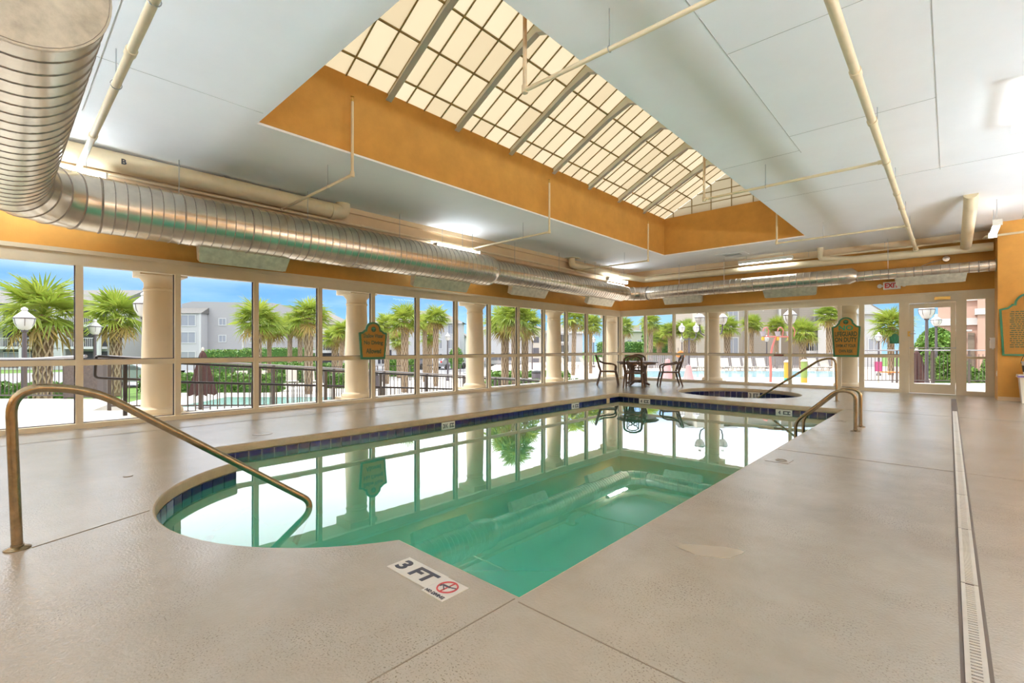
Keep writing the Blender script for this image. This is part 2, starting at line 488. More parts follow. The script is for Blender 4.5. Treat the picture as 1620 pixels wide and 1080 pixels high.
def fillet(pts, rad, n=6):
    """round the inner corners of a 3D polyline"""
    pts = [Vector(p) for p in pts]
    out = [pts[0]]
    for i in range(1, len(pts) - 1):
        p, a, b = pts[i], pts[i - 1], pts[i + 1]
        rr = rad[i - 1] if isinstance(rad, (list, tuple)) else rad
        u, w = (a - p).normalized(), (b - p).normalized()
        t = min(rr, (a - p).length * 0.49, (b - p).length * 0.49)
        s, e = p + u * t, p + w * t
        for k in range(n + 1):
            q = k / n
            out.append(s * (1 - q) ** 2 + p * 2 * q * (1 - q) + e * q * q)
    out.append(pts[-1])
    return out
_text_cache = {}
def text_mesh(s, w, h, m, depth=0.002):
    key = (s, w, h, m)
    if key in _text_cache: return _text_cache[key]
    cu = bpy.data.curves.new('lettering', 'FONT')
    cu.body = s; cu.align_x = 'CENTER'; cu.align_y = 'CENTER'; cu.resolution_u = 3
    cu.extrude = 0.01; cu.offset = 0.034
    ob = bpy.data.objects.new('lettering_source', cu)
    me = bpy.data.meshes.new_from_object(ob)
    bpy.data.objects.remove(ob); bpy.data.curves.remove(cu)
    xs = [v.co.x for v in me.vertices]; ys = [v.co.y for v in me.vertices]
    cx, cy = (min(xs) + max(xs)) / 2, (min(ys) + max(ys)) / 2
    sx = w / max(1e-6, max(xs) - min(xs)); sy = h / max(1e-6, max(ys) - min(ys))
    for v in me.vertices:
        v.co = ((v.co.x - cx) * sx, (v.co.y - cy) * sy, v.co.z / 0.01 * depth)
    me.materials.clear(); me.materials.append(M[m])
    _text_cache[key] = me
    return me
FACE_PX = (R(90), 0, R(90))     # lettering on a surface that looks towards +X
FACE_NY = (R(90), 0, 0)         # ... towards -Y

# ------------------------------------------------------------------ dimensions of the hall
XL, YF, ZC = -9.58, 16.69, 4.11          # window wall, far window wall, ceiling
XR, YB = 6.6, -7.0                       # walls beside and behind the camera
ZT, ZG, ZR = 2.66, 2.44, 0.986           # top of trim, top of glass, middle rail
SX0, SX1, SY0, SY1 = -6.6, -2.745, 2.28, 14.24   # roof-light opening
PX0, PX1, PY0, PY1 = -6.56, -1.52, 1.70, 11.35   # pool
BAYC, BAYR = (-4.04, 2.41), 1.66
SPAC, SPAR = (-4.25, 13.65), 1.52
WATER = -0.172

# pool outline, counter-clockwise
a_s = math.atan2(PY0 - BAYC[1], -math.sqrt(BAYR ** 2 - (PY0 - BAYC[1]) ** 2))
a_e = math.atan2(PY0 - BAYC[1], math.sqrt(BAYR ** 2 - (PY0 - BAYC[1]) ** 2))
bay = arc(*BAYC, BAYR, a_s, a_e, 30)
POOL = [(PX1, PY0), (PX1, PY1), (PX0, PY1), (PX0, PY0)] + bay
SPA = arc(*SPAC, SPAR, 0, 2 * PI, 56)[:-1]

def fill_mesh(name, loops, z, m):
    bm = bmesh.new()
    es = []
    for lp in loops:
        vs = [bm.verts.new((x, y, z)) for x, y in lp]
        es += [bm.edges.new((vs[i], vs[(i + 1) % len(vs)])) for i in range(len(vs))]
    bmesh.ops.triangle_fill(bm, use_beauty=True, use_dissolve=False, edges=es)
    for f in bm.faces:
        f.normal_update()
        if f.normal.z < 0: f.normal_flip()
    me = bpy.data.meshes.new(name); bm.to_mesh(me); bm.free()
    me.materials.append(M[m])
    return me
def inset(path, off):
    """offset a closed CCW path inwards by off"""
    k = len(path); out = []
    for i in range(k):
        p0, p, p1 = Vector(path[i - 1]), Vector(path[i]), Vector(path[(i + 1) % k])
        d0, d1 = (p - p0).normalized(), (p1 - p).normalized()
        n0, n1 = Vector((-d0.y, d0.x)), Vector((-d1.y, d1.x))
        nn = n0 + n1
        if nn.length < 1e-6: nn = n0
        nn.normalize()
        out.append(p + nn * off / max(0.35, nn.dot(n0)))
    return out
def sweep(path, prof, m=0, mb=None):
    mb = mb or MB()
    k = len(path); rings = [[(q.x, q.y, z) for q in inset(path, off)] for off, z in prof]
    vs = [p for r in rings for p in r]; fs = []
    for i in range(len(prof) - 1):
        for j in range(k):
            j2 = (j + 1) % k
            fs.append((i * k + j, i * k + j2, (i + 1) * k + j2, (i + 1) * k + j))
    return mb.add(vs, fs, m)

# ------------------------------------------------------------------ floor, pool and spa shells
floor = struct(link('floor', fill_mesh('floor', [[(XL - .05, YB), (XR, YB), (XR, YF + .05), (XL - .05, YF + .05)], POOL, SPA], 0.0, 'deck')),
               'cream textured concrete pool deck')
def strip(a, b, w, z=0.0012, name='expansion_joint', m='deck_joint', parent=floor):
    return MB().beam((a[0], a[1], z), (b[0], b[1], z), w, 0.003).build(name, m, parent)
strip((PX1 - .012, PY0 - .02), (PX1 - .012, YB), 0.005)
strip((PX1 + .02, PY0 - .03), (XR, PY0 - .03), 0.005)
strip((-4.06, 0.14), (-4.35, 0.76), 0.007)
strip((-8.55, YB), (-8.55, 15.6), 0.008)
strip((PX0 - .02, PY0 + .03), (XL + .12, PY0 + .03), 0.006)
strip((PX1 + .02, 6.3), (XR, 6.3), 0.005)
strip((PX1 + .02, PY1), (XR, PY1), 0.005)
strip((0.55, 3.6), (XR, 3.6), 0.005)
pp = [(.17 * math.cos(a) * (1 + .25 * math.sin(3 * a)), .10 * math.sin(a) * (1 + .2 * math.cos(2 * a))) for a in [2 * PI * i / 20 for i in range(20)]]
MB().prism(pp, 0, .0015, 'z').build('repair_patch', 'deck_patch', floor, loc=(-1.04, 2.86, 0), rot=(0, 0, .5))
for (x, y, r) in ((-7.09, 2.52, .12), (-5.67, .83, .035)):
    mb = MB(); mb.lathe([(r, 0.0), (r, .004), (r * .85, .006), (0, .006)], 24)
    mb.build('skimmer_lid', 'deck', floor, loc=(x, y, 0))
    MB().tube([(x + r * 1.03 * math.cos(a), y + r * 1.03 * math.sin(a), .002) for a in [2 * PI * i / 24 for i in range(24)]], .003, 4, closed=True).build('lid_gap', 'deck_joint', floor)

def tile_run(parent, path, z, tw, th, marks=(), rot=None, bare=()):
    """lay separate tiles along a path of 2D points (inside on the left).
    marks: (distance, lettering): two tiles there make way for a white marker; bare: distances left free"""
    me = bpy.data.meshes.get('waterline_tile') or MB().box(-.5, .5, -.006, .006, -.5, .5).mesh('waterline_tile', 'tile_navy')
    for i in range(len(path) - 1):
        a, b = Vector(path[i]), Vector(path[i + 1])
        L = (b - a).length
        k = max(1, round(L / tw)); w = L / k
        d = (b - a).normalized(); nrm = Vector((-d.y, d.x))
        ang = math.atan2(d.y, d.x)
        free = set()
        for s_, txt in marks:
            j = round(s_ / w); free |= {j - 1, j}
            c = a + d * (j * w) + nrm * .014
            marker(parent, txt, (c.x, c.y, z), rot, 2 * w - .012)
        for s_ in bare: free.add(int(s_ / w))
        for j in range(k):
            c = a + d * ((j + .5) * w) + nrm * .006
            if j in free:
                if any(int(s_ / w) == j for s_ in bare):
                    link('tile', MB().box(-.5, .5, -.006, .006, -.5, .5).mesh('tan_tile', 'tile_tan'), parent, (c.x, c.y, z), (0, 0, ang), (w - .012, 1, th))
                continue
            link('tile', me, parent, (c.x, c.y, z), (0, 0, ang), (w - .012, 1, th))

def marker(parent, s, c, rot, w=.33, h=.15, name='depth_marker'):
    """white tile with depth lettering; c is the centre of its face"""
    t = MB().box(-w / 2, w / 2, -h / 2, h / 2, -.012, .0).build(name, 'tile_white', parent, loc=c, rot=rot)
    link('lettering', text_mesh(s, w * .84, h * .66, 'ink', .0015), t, (0, 0, .0005))
    return t

pool = empty('pool_basin', (0, 0, 0)); struct(pool, 'green indoor swimming pool with navy waterline tiles')
sweep(POOL, [(0.0, 0.0), (0.010, -0.004), (0.018, -0.018), (0.018, -0.092), (0.0, -0.106)]).build('coping', 'coping', pool, True)
sweep(POOL, [(0.0, -0.09), (0.0, -0.255)]).build('grout_band', 'grout', pool)
sweep(POOL, [(0.0, -0.255), (0.004, -0.26), (0.004, -1.15)]).build('basin_wall', 'plaster', pool)
link('basin_floor', fill_mesh('basin_floor', [POOL], -1.15, 'plaster'), pool)
# steps in the rounded bay
for i, (r0, z) in enumerate(((BAYR, -0.42), (1.30, -0.66), (0.94, -0.90))):
    pts = arc(*BAYC, r0 - .003, a_s + .02, a_e - .02, 24)
    MB().prism(pts, -1.15, z, 'z').build('step', 'plaster', pool)
    rr = r0 - .36
    inner = arc(*BAYC, rr, a_s + .1, a_e - .1, 24); outer = arc(*BAYC, rr + .06, a_s + .1, a_e - .1, 24)
    mb = MB()
    for k in range(24):
        if k % 6 == 5: continue
        mb.hexa([(*inner[k], z), (*inner[k + 1], z), (*outer[k + 1], z), (*outer[k], z)], [(*inner[k], z + .006), (*inner[k + 1], z + .006), (*outer[k + 1], z + .006), (*outer[k], z + .006)])
    mb.build('nosing_tiles', 'tile_dark', pool)['kind'] = 'stuff'
zt = -0.182
LW = PY1 - PY0
tile_run(pool, [(PX1, PY0), (PX1, PY1)], zt, .155, .15)
tile_run(pool, [(PX1, PY1), (PX0, PY1)], zt, .155, .15, ((PX1 + 2.62, '4 FT'), (PX1 + 5.79, '4 FT')), FACE_NY)
tile_run(pool, [(PX0, PY1), (PX0, PY0)], zt, .155, .15, ((PY1 - 5.38, '3½ FT'), (PY1 - 9.34, '4 FT')), FACE_PX, bare=(PY1 - 10.83,))
tile_run(pool, [(PX0, PY0), bay[0]], zt, .155, .15)
tile_run(pool, arc(*BAYC, BAYR, a_s, a_e, 25), zt, .3, .15)
tile_run(pool, [bay[-1], (PX1, PY0)], zt, .155, .15)
# deck tiles with writing
mk3 = marker(floor, '3 FT', (-2.10, 1.525, .004), (0, 0, 0), .345, .15)
nd = MB().box(-.08, .08, -.085, .085, -.012, 0).build('depth_marker', 'tile_white', floor, loc=(-1.845, 1.51, .004))
MB().tube([(.052 * math.cos(2 * PI * i / 28), .015 + .052 * math.sin(2 * PI * i / 28), .001) for i in range(28)], .0045, 6, closed=True).build('warning_ring', 'ink_red', nd)
MB().box(-.0045, .0045, -.035, .065, 0, .0018).build('warning_bar', 'ink_red', nd)
mb = MB()
mb.beam((-.042, .018, .001), (.012, .022, .001), .012, .002); mb.beam((.010, .022, .001), (.044, .036, .001), .007, .002)
mb.beam((-.030, .014, .001), (.004, -.012, .001), .006, .002); mb.lathe([(.009, 0), (.009, .002), (0, .002)], 12, (-.046, .008, 0))
mb.build('diver_figure', 'ink', nd)
link('lettering', text_mesh('NO DIVING', .135, .022, 'ink', .0015), nd, (0, -.066, .0005))
for (x, y) in ((-1.34, 5.67), (-1.34, 9.44)):
    t = MB().box(-.11, .11, -.11, .11, -.012, 0).build('depth_marker', 'deck', floor, loc=(x, y, .004), rot=(0, 0, R(-90)))
    MB().tube([(.05 * math.cos(2 * PI * i / 24), .02 + .05 * math.sin(2 * PI * i / 24), .001) for i in range(24)], .005, 5, closed=True).build('warning_ring', 'deck_joint', t)
water = link('pool_water', fill_mesh('pool_water', [POOL], WATER, 'water')); tag(water, 'still green water filling the indoor swimming pool', 'water', kind='stuff')

spa = empty('spa_basin', (0, 0, 0)); struct(spa, 'round hot tub basin with navy waterline tiles')
sweep(SPA, [(0.0, 0.0), (0.010, -0.004), (0.018, -0.018), (0.018, -0.085), (0.0, -0.10)]).build('coping', 'coping', spa, True)
sweep(SPA, [(0.0, -0.09), (0.0, -0.26)]).build('grout_band', 'grout', spa)
sweep(SPA, [(0.0, -0.26), (0.004, -0.27), (0.004, -0.95)]).build('basin_wall', 'plaster', spa)
link('basin_floor', fill_mesh('basin_floor', [SPA], -.95, 'plaster'), spa)
k = 60
pts = [(SPAC[0] + SPAR * math.cos(2 * PI * (i + 16.0) / k), SPAC[1] + SPAR * math.sin(2 * PI * (i + 16.0) / k)) for i in range(k - 1)]
tile_run(spa, pts, -.18, .3, .15)
marker(spa, '3 FT', (SPAC[0], SPAC[1] + SPAR - .018, -.18), FACE_NY, .30)
tag(link('spa_water', fill_mesh('spa_water', [SPA], -.20, 'spa_water')), 'clear water filling the round hot tub', 'water', kind='stuff')

# trench drain with slotted grate sections
dr = empty('trench_drain', (0.075, 0, 0)); tag(dr, 'long narrow cream slotted trench drain running down the deck', 'drain')
MB().box(-.045, .045, YB + .3, 15.35, .0006, .0022).build('channel', 'dark_gap', dr)
mb = MB()
mb.box(-.032, -.016, 0, .985, .001, .006); mb.box(.016, .032, 0, .985, .001, .006)
for i in range(40):
    y = i * .0246
    mb.hexa([(-.017, y, .001), (.017, y + .004, .001), (.017, y + .019, .001), (-.017, y + .015, .001)], [(-.017, y, .0056), (.017, y + .004, .0056), (.017, y + .019, .0056), (-.017, y + .015, .0056)])
gm = mb.mesh('grate_section', 'drain_grate')
for i in range(19):
    link('grate_section', gm, dr, (0, YB + .35 + i, 0))

# ------------------------------------------------------------------ ceiling and roof light
def rect_loop(x0, x1, y0, y1): return [(x0, y0), (x1, y0), (x1, y1), (x0, y1)]
mb = MB()
c_ = 0.0
for (x0, x1, y0, y1) in ((XL - .3, SX0 - c_, YB - .2, YF + .3), (SX1 + c_, XR + .2, YB - .2, YF + .3), (SX0 - c_, SX1 + c_, YB - .2, SY0 - c_), (SX0 - c_, SX1 + c_, SY1 + c_, YF + .3)):
    mb.box(x0, x1, y0, y1, ZC, ZC + .03)
ceiling = struct(mb.build('ceiling', 'ceiling'), 'white painted flat ceiling around the roof light')
zj = ZC - .001
for a, b in (((-1.62, YB), (-1.62, 8.1)), ((-.11, 2.0), (-.11, 10.4)), ((-1.62, 7.38), (-.11, 7.38)), ((-.11, 10.3), (XR, 10.3)), ((SX1 + .02, 8.0), (-1.62, 8.0)),
             ((-6.25, YB), (-6.25, SY0 - .05)), ((-7.8, .7), (-4.2, .7)), ((-1.62, 4.9), (XR, 4.9)), ((-2.7, 10.3), (-.11, 10.3)), ((1.2, YB), (1.2, 15.6))):
    strip(a, b, .006, zj, 'panel_joint', 'joint_line', ceiling)

ZE = 5.27                                    # top of curb
curb = empty('roof_light_curb', ((SX0 + SX1) / 2, (SY0 + SY1) / 2, ZC)); struct(curb, 'orange painted curb around the roof light')
cx, cy = curb.location.x, curb.location.y
for nm, (x0, x1, y0, y1) in (('curb_side', (SX0 - .15, SX0, SY0 - .15, SY1 + .15)), ('curb_side', (SX1, SX1 + .15, SY0 - .15, SY1 + .15)),
                             ('curb_end', (SX0, SX1, SY1, SY1 + .15)), ('curb_end', (SX0, SX1, SY0 - .15, SY0))):
    MB().box(x0 - cx, x1 - cx, y0 - cy, y1 - cy, .031, ZE - ZC).build(nm, 'orange', curb)

sky_l = empty('skylight', (0, 0, 0)); tag(sky_l, 'long gabled translucent skylight with brown grid and grey rafters', 'skylight', kind='structure')
XM = (SX0 + SX1) / 2                          # ridge
ZRG = 6.28
def roof_z(x): return ZE + (ZRG - ZE) * (1 - abs(x - XM) / (XM - SX0))
CELL = 0.3575
rows = [SX0, -6.31, -5.74, -5.17, XM]
def pane_mesh(x0, x1, dy):
    mb = MB()
    z0, z1 = roof_z(x0), roof_z(x1)
    mb.hexa([(x0, 0, z0), (x1, 0, z1), (x1, dy, z1), (x0, dy, z0)], [(x0, 0, z0 + .01), (x1, 0, z1 + .01), (x1, dy, z1 + .01), (x0, dy, z0 + .01)])
    return mb.mesh('pane', 'fibreglass')
ys = [SY1 - i * CELL for i in range(34)]
ys.append(SY0)
bar_me = {}
for side in (0, 1):
    rr = rows if side == 0 else [2 * XM - x for x in rows]
    for i in range(4):
        pm = pane_mesh(rr[i], rr[i + 1], CELL); last = pane_mesh(rr[i], rr[i + 1], ys[-2] - SY0)
        for j in range(len(ys) - 1):
            link('pane', last if j == len(ys) - 2 else pm, sky_l, (0, ys[j + 1], 0))
    mb = MB(); s = 1 if side == 0 else -1
    mb.hexa([(rr[0], -.009, ZE - .02), (XM, -.009, ZRG - .02), (XM, .009, ZRG - .02), (rr[0], .009, ZE - .02)], [(rr[0], -.009, ZE + .016), (XM, -.009, ZRG + .016), (XM, .009, ZRG + .016), (rr[0], .009, ZE + .016)])
    bm_ = mb.mesh('glazing_bar', 'glazing_bar')
    for j in range(1, len(ys) - 1):
        link('glazing_bar', bm_, sky_l, (0, ys[j], 0))
    for x in rr[1:4]:
        MB().box(x - .012, x + .012, SY0, SY1, roof_z(x) - .026, roof_z(x) - .002).build('purlin', 'glazing_bar', sky_l)
MB().box(XM - .03, XM + .03, SY0, SY1, ZRG - .06, ZRG + .02).build('ridge_bar', 'glazing_bar', sky_l)
# rafters: bottom flange leaves the slope before the ridge, pale web between
fl = [(SX0 + .02, ZE - .13), (-5.15, roof_z(-5.15) - .15), (XM, ZRG - .225)]
fl += [(2 * XM - x, z) for x, z in fl[::-1][1:]]
mbf, mbw = MB(), MB()
for (x0, z0), (x1, z1) in zip(fl[:-1], fl[1:]):
    mbf.hexa([(x0, -.05, z0), (x1, -.05, z1), (x1, .05, z1), (x0, .05, z0)], [(x0, -.05, z0 + .014), (x1, -.05, z1 + .014), (x1, .05, z1 + .014), (x0, .05, z0 + .014)])
    mbw.hexa([(x0, -.006, z0 + .012), (x1, -.006, z1 + .012), (x1, .006, z1 + .012), (x0, .006, z0 + .012)], [(x0, -.006, roof_z(x0) - .01), (x1, -.006, roof_z(x1) - .01), (x1, .006, roof_z(x1) - .01), (x0, .006, roof_z(x0) - .01)])
ff, fw = mbf.mesh('flange', 'rafter'), mbw.mesh('web', 'rafter_web')
for i in range(1, 9):
    rf = link('rafter', fw, sky_l, (0, SY1 - 1.43 * i, 0))
    link('flange', ff, rf)
# gable ends: cells clipped to the triangle
def clip(poly, f):
    out = []
    for i in range(len(poly)):
        a, b = poly[i], poly[(i + 1) % len(poly)]
        fa, fb = f(a), f(b)
        if fa >= 0: out.append(a)
        if (fa >= 0) != (fb >= 0):
            t = fa / (fa - fb); out.append((a[0] + (b[0] - a[0]) * t, a[1] + (b[1] - a[1]) * t))
    return out
gx = [SX0] + [-6.31 + .575 * i for i in range(7)] + [SX1]
gz = [ZE, 5.50, 5.81, 6.09, 6.4]
for gy in (SY1 + .01, SY0 - .02):
    for i in range(len(gx) - 1):
        for j in range(4):
            p = [(gx[i], gz[j]), (gx[i + 1], gz[j]), (gx[i + 1], gz[j + 1]), (gx[i], gz[j + 1])]
            p = clip(p, lambda q: (q[0] - SX0) * (ZRG - ZE) / (XM - SX0) + ZE - q[1])
            if len(p) > 2: p = clip(p, lambda q: (SX1 - q[0]) * (ZRG - ZE) / (XM - SX0) + ZE - q[1])
            if len(p) > 2: MB().prism(p, gy, gy + .01, 'y').build('pane', 'fibreglass', sky_l)
    for x in gx[1:-1]: MB().box(x - .009, x + .009, gy - .02, gy + .016, ZE, roof_z(x)).build('glazing_bar', 'glazing_bar', sky_l)
    for z in gz[1:4]:
        hw = (XM - SX0) * (ZRG - z) / (ZRG - ZE)
        MB().box(XM - hw, XM + hw, gy - .018, gy + .014, z - .008, z + .008).build('glazing_bar', 'glazing_bar', sky_l)

# ------------------------------------------------------------------ walls
struct(MB().box(XL - .28, XL, YB, YF + .28, ZT, ZC).build('wall_left', 'orange'), 'orange stucco wall above the long window run')
struct(MB().box(XL, .82, YF, YF + .28, ZT, ZC).build('wall_far', 'orange'), 'orange stucco wall above the far windows and door')
struct(MB().box(.82, XR, 15.65, YF + .28, 0, ZC).build('wall_pilaster', 'orange'), 'orange stucco wall projecting beside the glazed door')
struct(MB().box(XR, XR + .2, YB - .2, 15.9, 0, ZC).build('wall_right', 'orange'))
struct(MB().box(XL - .28, XR + .2, YB - .2, YB, 0, ZC).build('wall_back', 'orange'))
struct(MB().box(XL, -9.2, YB, 15.9, 3.67, ZC).box(-9.2, -9.13, YB, 15.9, ZC - .10, ZC).build('trim_1', 'beam_cream'), 'cream beam casing under the ceiling along the window wall')
struct(MB().box(-9.2, .82, YF - .10, YF, ZC - .16, ZC).build('trim_2', 'beam_cream'), 'cream moulding under the ceiling on the far wall')
struct(MB().box(.82, XR, 15.635, 15.65, 0, .09).build('baseboard_pilaster', 'beam_cream'))

# ------------------------------------------------------------------ window walls
LM = [YB + .05, -5.32, -4.09, -2.86, -1.63, -.40, .83, 2.06, 3.29, 4.52, 5.75, 6.98, 8.21, 9.44, 10.67, 11.90, 13.13, 14.36, 15.59, YF - .02]
win = empty('window_1', (XL, 6, 0)); struct(win, 'long cream framed window wall beside the pool')
def wb(x0, x1, y0, y1, z0, z1, name, m='frame', root=None, **k):
    root = root or win
    l = root.location
    return MB().box(x0 - l.x, x1 - l.x, y0 - l.y, y1 - l.y, z0 - l.z, z1 - l.z).build(name, m, root, **k)
wb(XL - .10, XL + .035, YB, YF, ZG, ZT, 'header')
wb(XL, XL + .06, YB, YF, ZT - .05, ZT + .012, 'cornice')
wb(XL - .10, XL + .05, YB, YF, 0, .075, 'sill')
for y in LM:
    wb(XL - .09, XL + .03, y - .042, y + .042, .075, ZG, 'mullion')
for a, b in zip(LM[:-1], LM[1:]):
    wb(XL - .075, XL + .015, a + .042, b - .042, ZR - .042, ZR + .042, 'middle_rail')
    for z0, z1 in ((.075, ZR - .042), (ZR + .042, ZG)):
        wb(XL - .045, XL - .033, a + .042, b - .042, z0, z1, 'pane', 'glass')
        wb(XL - .05, XL - .028, b - .058, b - .042, z0, z1, 'gasket', 'gasket')
        wb(XL - .05, XL - .028, a + .042, b - .042, z0, z0 + .012, 'gasket', 'gasket')
FM = [XL + .03, -8.50, -7.38, -6.20, -4.92, -3.64, -2.36, -1.84, -.95]
win2 = empty('window_2', (-5, YF, 0)); struct(win2, 'cream framed window wall at the far end')
def w2(*a, **k): return wb(*a, root=win2, **k)
w2(XL, .82, YF - .035, YF + .10, ZG, ZT, 'header')
w2(XL, .82, YF - .06, YF, ZT - .05, ZT + .012, 'cornice')
w2(XL, -.95, YF - .05, YF + .10, 0, .075, 'sill')
for x in FM:
    w = .06 if x in (-1.84, -.95) else .042
    w2(x - w, x + w, YF - .03, YF + .09, .0 if w > .05 else .075, ZG, 'mullion')
for a, b in zip(FM[:-1], FM[1:]):
    w2(a + .042, b - .042, YF - .015, YF + .075, ZR - .042, ZR + .042, 'middle_rail')
    for z0, z1 in ((.075, ZR - .042), (ZR + .042, ZG)):
        w2(a + .042, b - .042, YF + .033, YF + .045, z0, z1, 'pane', 'glass')
        w2(a + .042, b - .042, YF + .028, YF + .05, z0, z0 + .012, 'gasket', 'gasket')
door = empty('door_1', (-.38, YF, 0)); struct(door, 'cream framed glass exit door beside a narrow sidelight')
def dd(*a, **k): return wb(*a, root=door, **k)
dd(-.89, -.80, YF - .05, YF + .06, 0, ZG, 'jamb'); dd(.12, .26, YF - .05, YF + .06, 0, ZG, 'jamb')
dd(-.80, .12, YF - .05, YF + .06, ZG - .04, ZG, 'door_head')
leaf = dd(-.795, -.70, YF - .03, YF + .02, .015, ZG - .05, 'door_leaf')
for args in ((.02, .115, YF - .03, YF + .02, .015, ZG - .05), (-.70, .02, YF - .03, YF + .02, .015, .26), (-.70, .02, YF - .03, YF + .02, ZG - .17, ZG - .05)):
    dd(*args, 'door_leaf')
dd(-.70, .02, YF - .008, YF + .004, .26, ZG - .17, 'pane', 'glass')
dd(-.83, -.77, YF - .065, YF - .03, 1.52, 1.66, 'lock', 'brass'); dd(-.80, -.66, YF - .075, YF - .06, 1.58, 1.60, 'lever', 'steel_rod')
MB().tube([(-.39, -.10, 1.21), (.49, -.10, 1.21)], .012, 8).build('push_bar', 'steel_rod', door)
for x in (-.39, .49): MB().box(x - .015, x + .015, -.11, -.03, 1.19, 1.23).build('bar_bracket', 'steel_rod', door)
dd(-.29, .02, YF - .11, YF - .05, 2.46, 2.54, 'door_closer', 'brass')
MB().beam((.2, -.08, 2.45), (-.14, -.10, 2.40), .02, .008).build('closer_arm', 'steel_rod', door)
dd(.26, .32, YF - .03, YF + .06, 0, ZG, 'sidelight_frame'); dd(.66, .82, YF - .03, YF + .06, 0, ZG, 'sidelight_frame')
dd(.32, .66, YF - .03, YF + .06, 0, .11, 'sidelight_frame'); dd(.32, .66, YF - .03, YF + .06, .93, .99, 'sidelight_frame')
dd(.32, .66, YF + .01, YF + .02, .11, .93, 'pane', 'glass'); dd(.32, .66, YF + .01, YF + .02, .99, ZG, 'pane', 'glass')

# ------------------------------------------------------------------ spiral air duct
DZ = 3.20
duct = empty('spiral_duct', (-8.75, 8, DZ)); tag(duct, 'shiny galvanised spiral air duct wrapping two walls under the ceiling', 'duct')
def dl(p): return (p[0] + 8.75, p[1] - 8, p[2] - DZ)
def duct_section(a, b, r, pitch):
    a, b = Vector(a), Vector(b)
    k = max(2, int((b - a).length / .6))
    s = MB().tube([dl(a.lerp(b, i / k)) for i in range(k + 1)], r, 48, caps=False).build('duct_section', 'galv', duct, True)
    mb = MB(); d = (b - a).normalized(); L = (b - a).length
    n = int(L / pitch)
    for i in range(n + 1):
        c = a + d * min(L - .004, max(.004, i * pitch))
        wide = .007 if i % 7 else .013
        mb.tube([dl(c - d * wide), dl(c), dl(c + d * wide)], [r - .001, r + .006, r - .001], 40, caps=False)
    o = mb.build('seam_rings', 'galv_seam', s, True); o['kind'] = 'stuff'
def elbow(c, rad, a0, a1, r, n, z=DZ):
    """gored bend about a vertical axis"""
    for i in range(n):
        t0, t1 = a0 + (a1 - a0) * i / n, a0 + (a1 - a0) * (i + 1) / n
        p = [dl((c[0] + rad * math.cos(t), c[1] + rad * math.sin(t), z)) for t in (t0, (t0 + t1) / 2, t1)]
        g = MB().tube(p, r, 48, caps=False).build('elbow_gore', 'galv', duct, True)
        p2 = [dl((c[0] + rad * math.cos(t), c[1] + rad * math.sin(t), z)) for t in (t1 - .02, t1, t1 + .02)]
        MB().tube(p2, [r - .001, r + .009, r - .001], 40, caps=False).build('seam_ring', 'galv_seam', g, True)
R1, R2, R3, R4 = .385, .297, .225, .137
duct_section((-3.62, .06, DZ), (-7.85, .06, DZ), R1, .19)
mb = MB(); mb.tube([dl((-3.635, .06, DZ)), dl((-3.615, .06, DZ))], R1 + .012, 48); mb.build('end_cap', 'galv_cap', duct)
elbow((-7.85, .96), .90, -PI / 2, -PI, R1, 5)
duct_section((-8.75, .96, DZ), (-8.75, 8.50, DZ), R1, .135)
MB().tube([dl((-8.75, 8.50, DZ)), dl((-8.75, 8.60, DZ)), dl((-8.75, 8.72, DZ))], [R1, R1 - .01, R2], 48, caps=False).build('reducer', 'galv', duct, True)
duct_section((-8.75, 8.72, DZ), (-8.75, 15.28, DZ), R2, .135)
MB().tube([dl((-8.75, 15.26, DZ)), dl((-8.75, 15.36, DZ))], [R2, R3 + .02], 48, caps=False).build('reducer', 'galv', duct, True)
elbow((-8.05, 15.34), .70, PI, PI / 2, R3 + .02, 4)
duct_section((-8.05, 16.04, DZ), (-2.15, 16.04, DZ), R3, .17)
MB().tube([dl((-2.15, 16.04, DZ)), dl((-2.0, 16.04, DZ)), dl((-1.86, 16.04, DZ - .03))], [R3, R3, R4], 40, caps=False).build('reducer', 'galv', duct, True)
duct_section((-1.86, 16.04, DZ - .03), (.80, 16.04, DZ - .03), R4, .17)
MB().tube([dl((.80, 16.04, DZ - .03)), dl((.812, 16.04, DZ - .03))], R4 + .01, 32).build('end_cap', 'galv_cap', duct)
def diffuser(c, L, along, r):
    """sheet metal outlet box let into the lower wall-side of the duct"""
    mb = MB()
    mb.hexa([(-L / 2 + .05, -.07, -.20), (L / 2 - .05, -.07, -.20), (L / 2 - .05, .07, -.20), (-L / 2 + .05, .07, -.20)],
            [(-L / 2, -.09, .16), (L / 2, -.09, .16), (L / 2, .09, .16), (-L / 2, .09, .16)])
    rz = R(90) if along == 'y' else 0
    o = mb.build('air_outlet', 'diffuser_metal', duct, loc=dl(c), rot=Euler((R(24), 0, rz)))
    mb = MB()
    for i in range(3): mb.box(-L / 2 + .08, L / 2 - .08, -.055 + .04 * i, -.03 + .04 * i, -.212, -.199)
    mb.build('louvre', 'diffuser_metal', o)
for y0, y1, r in ((2.15, 3.60, R1), (6.30, 8.00, R1), (9.5, 11.1, R2), (13.25, 14.9, R2)):
    diffuser((-8.75 - r * .28, (y0 + y1) / 2, DZ - r - .01), y1 - y0, 'y', r)
for x0, x1, r in ((-7.5, -6.1, R3), (-4.25, -2.8, R3), (-1.08, .34, R4)):
    diffuser(((x0 + x1) / 2, 16.04 + r * .2, DZ - r - .01), x1 - x0, 'x', r)
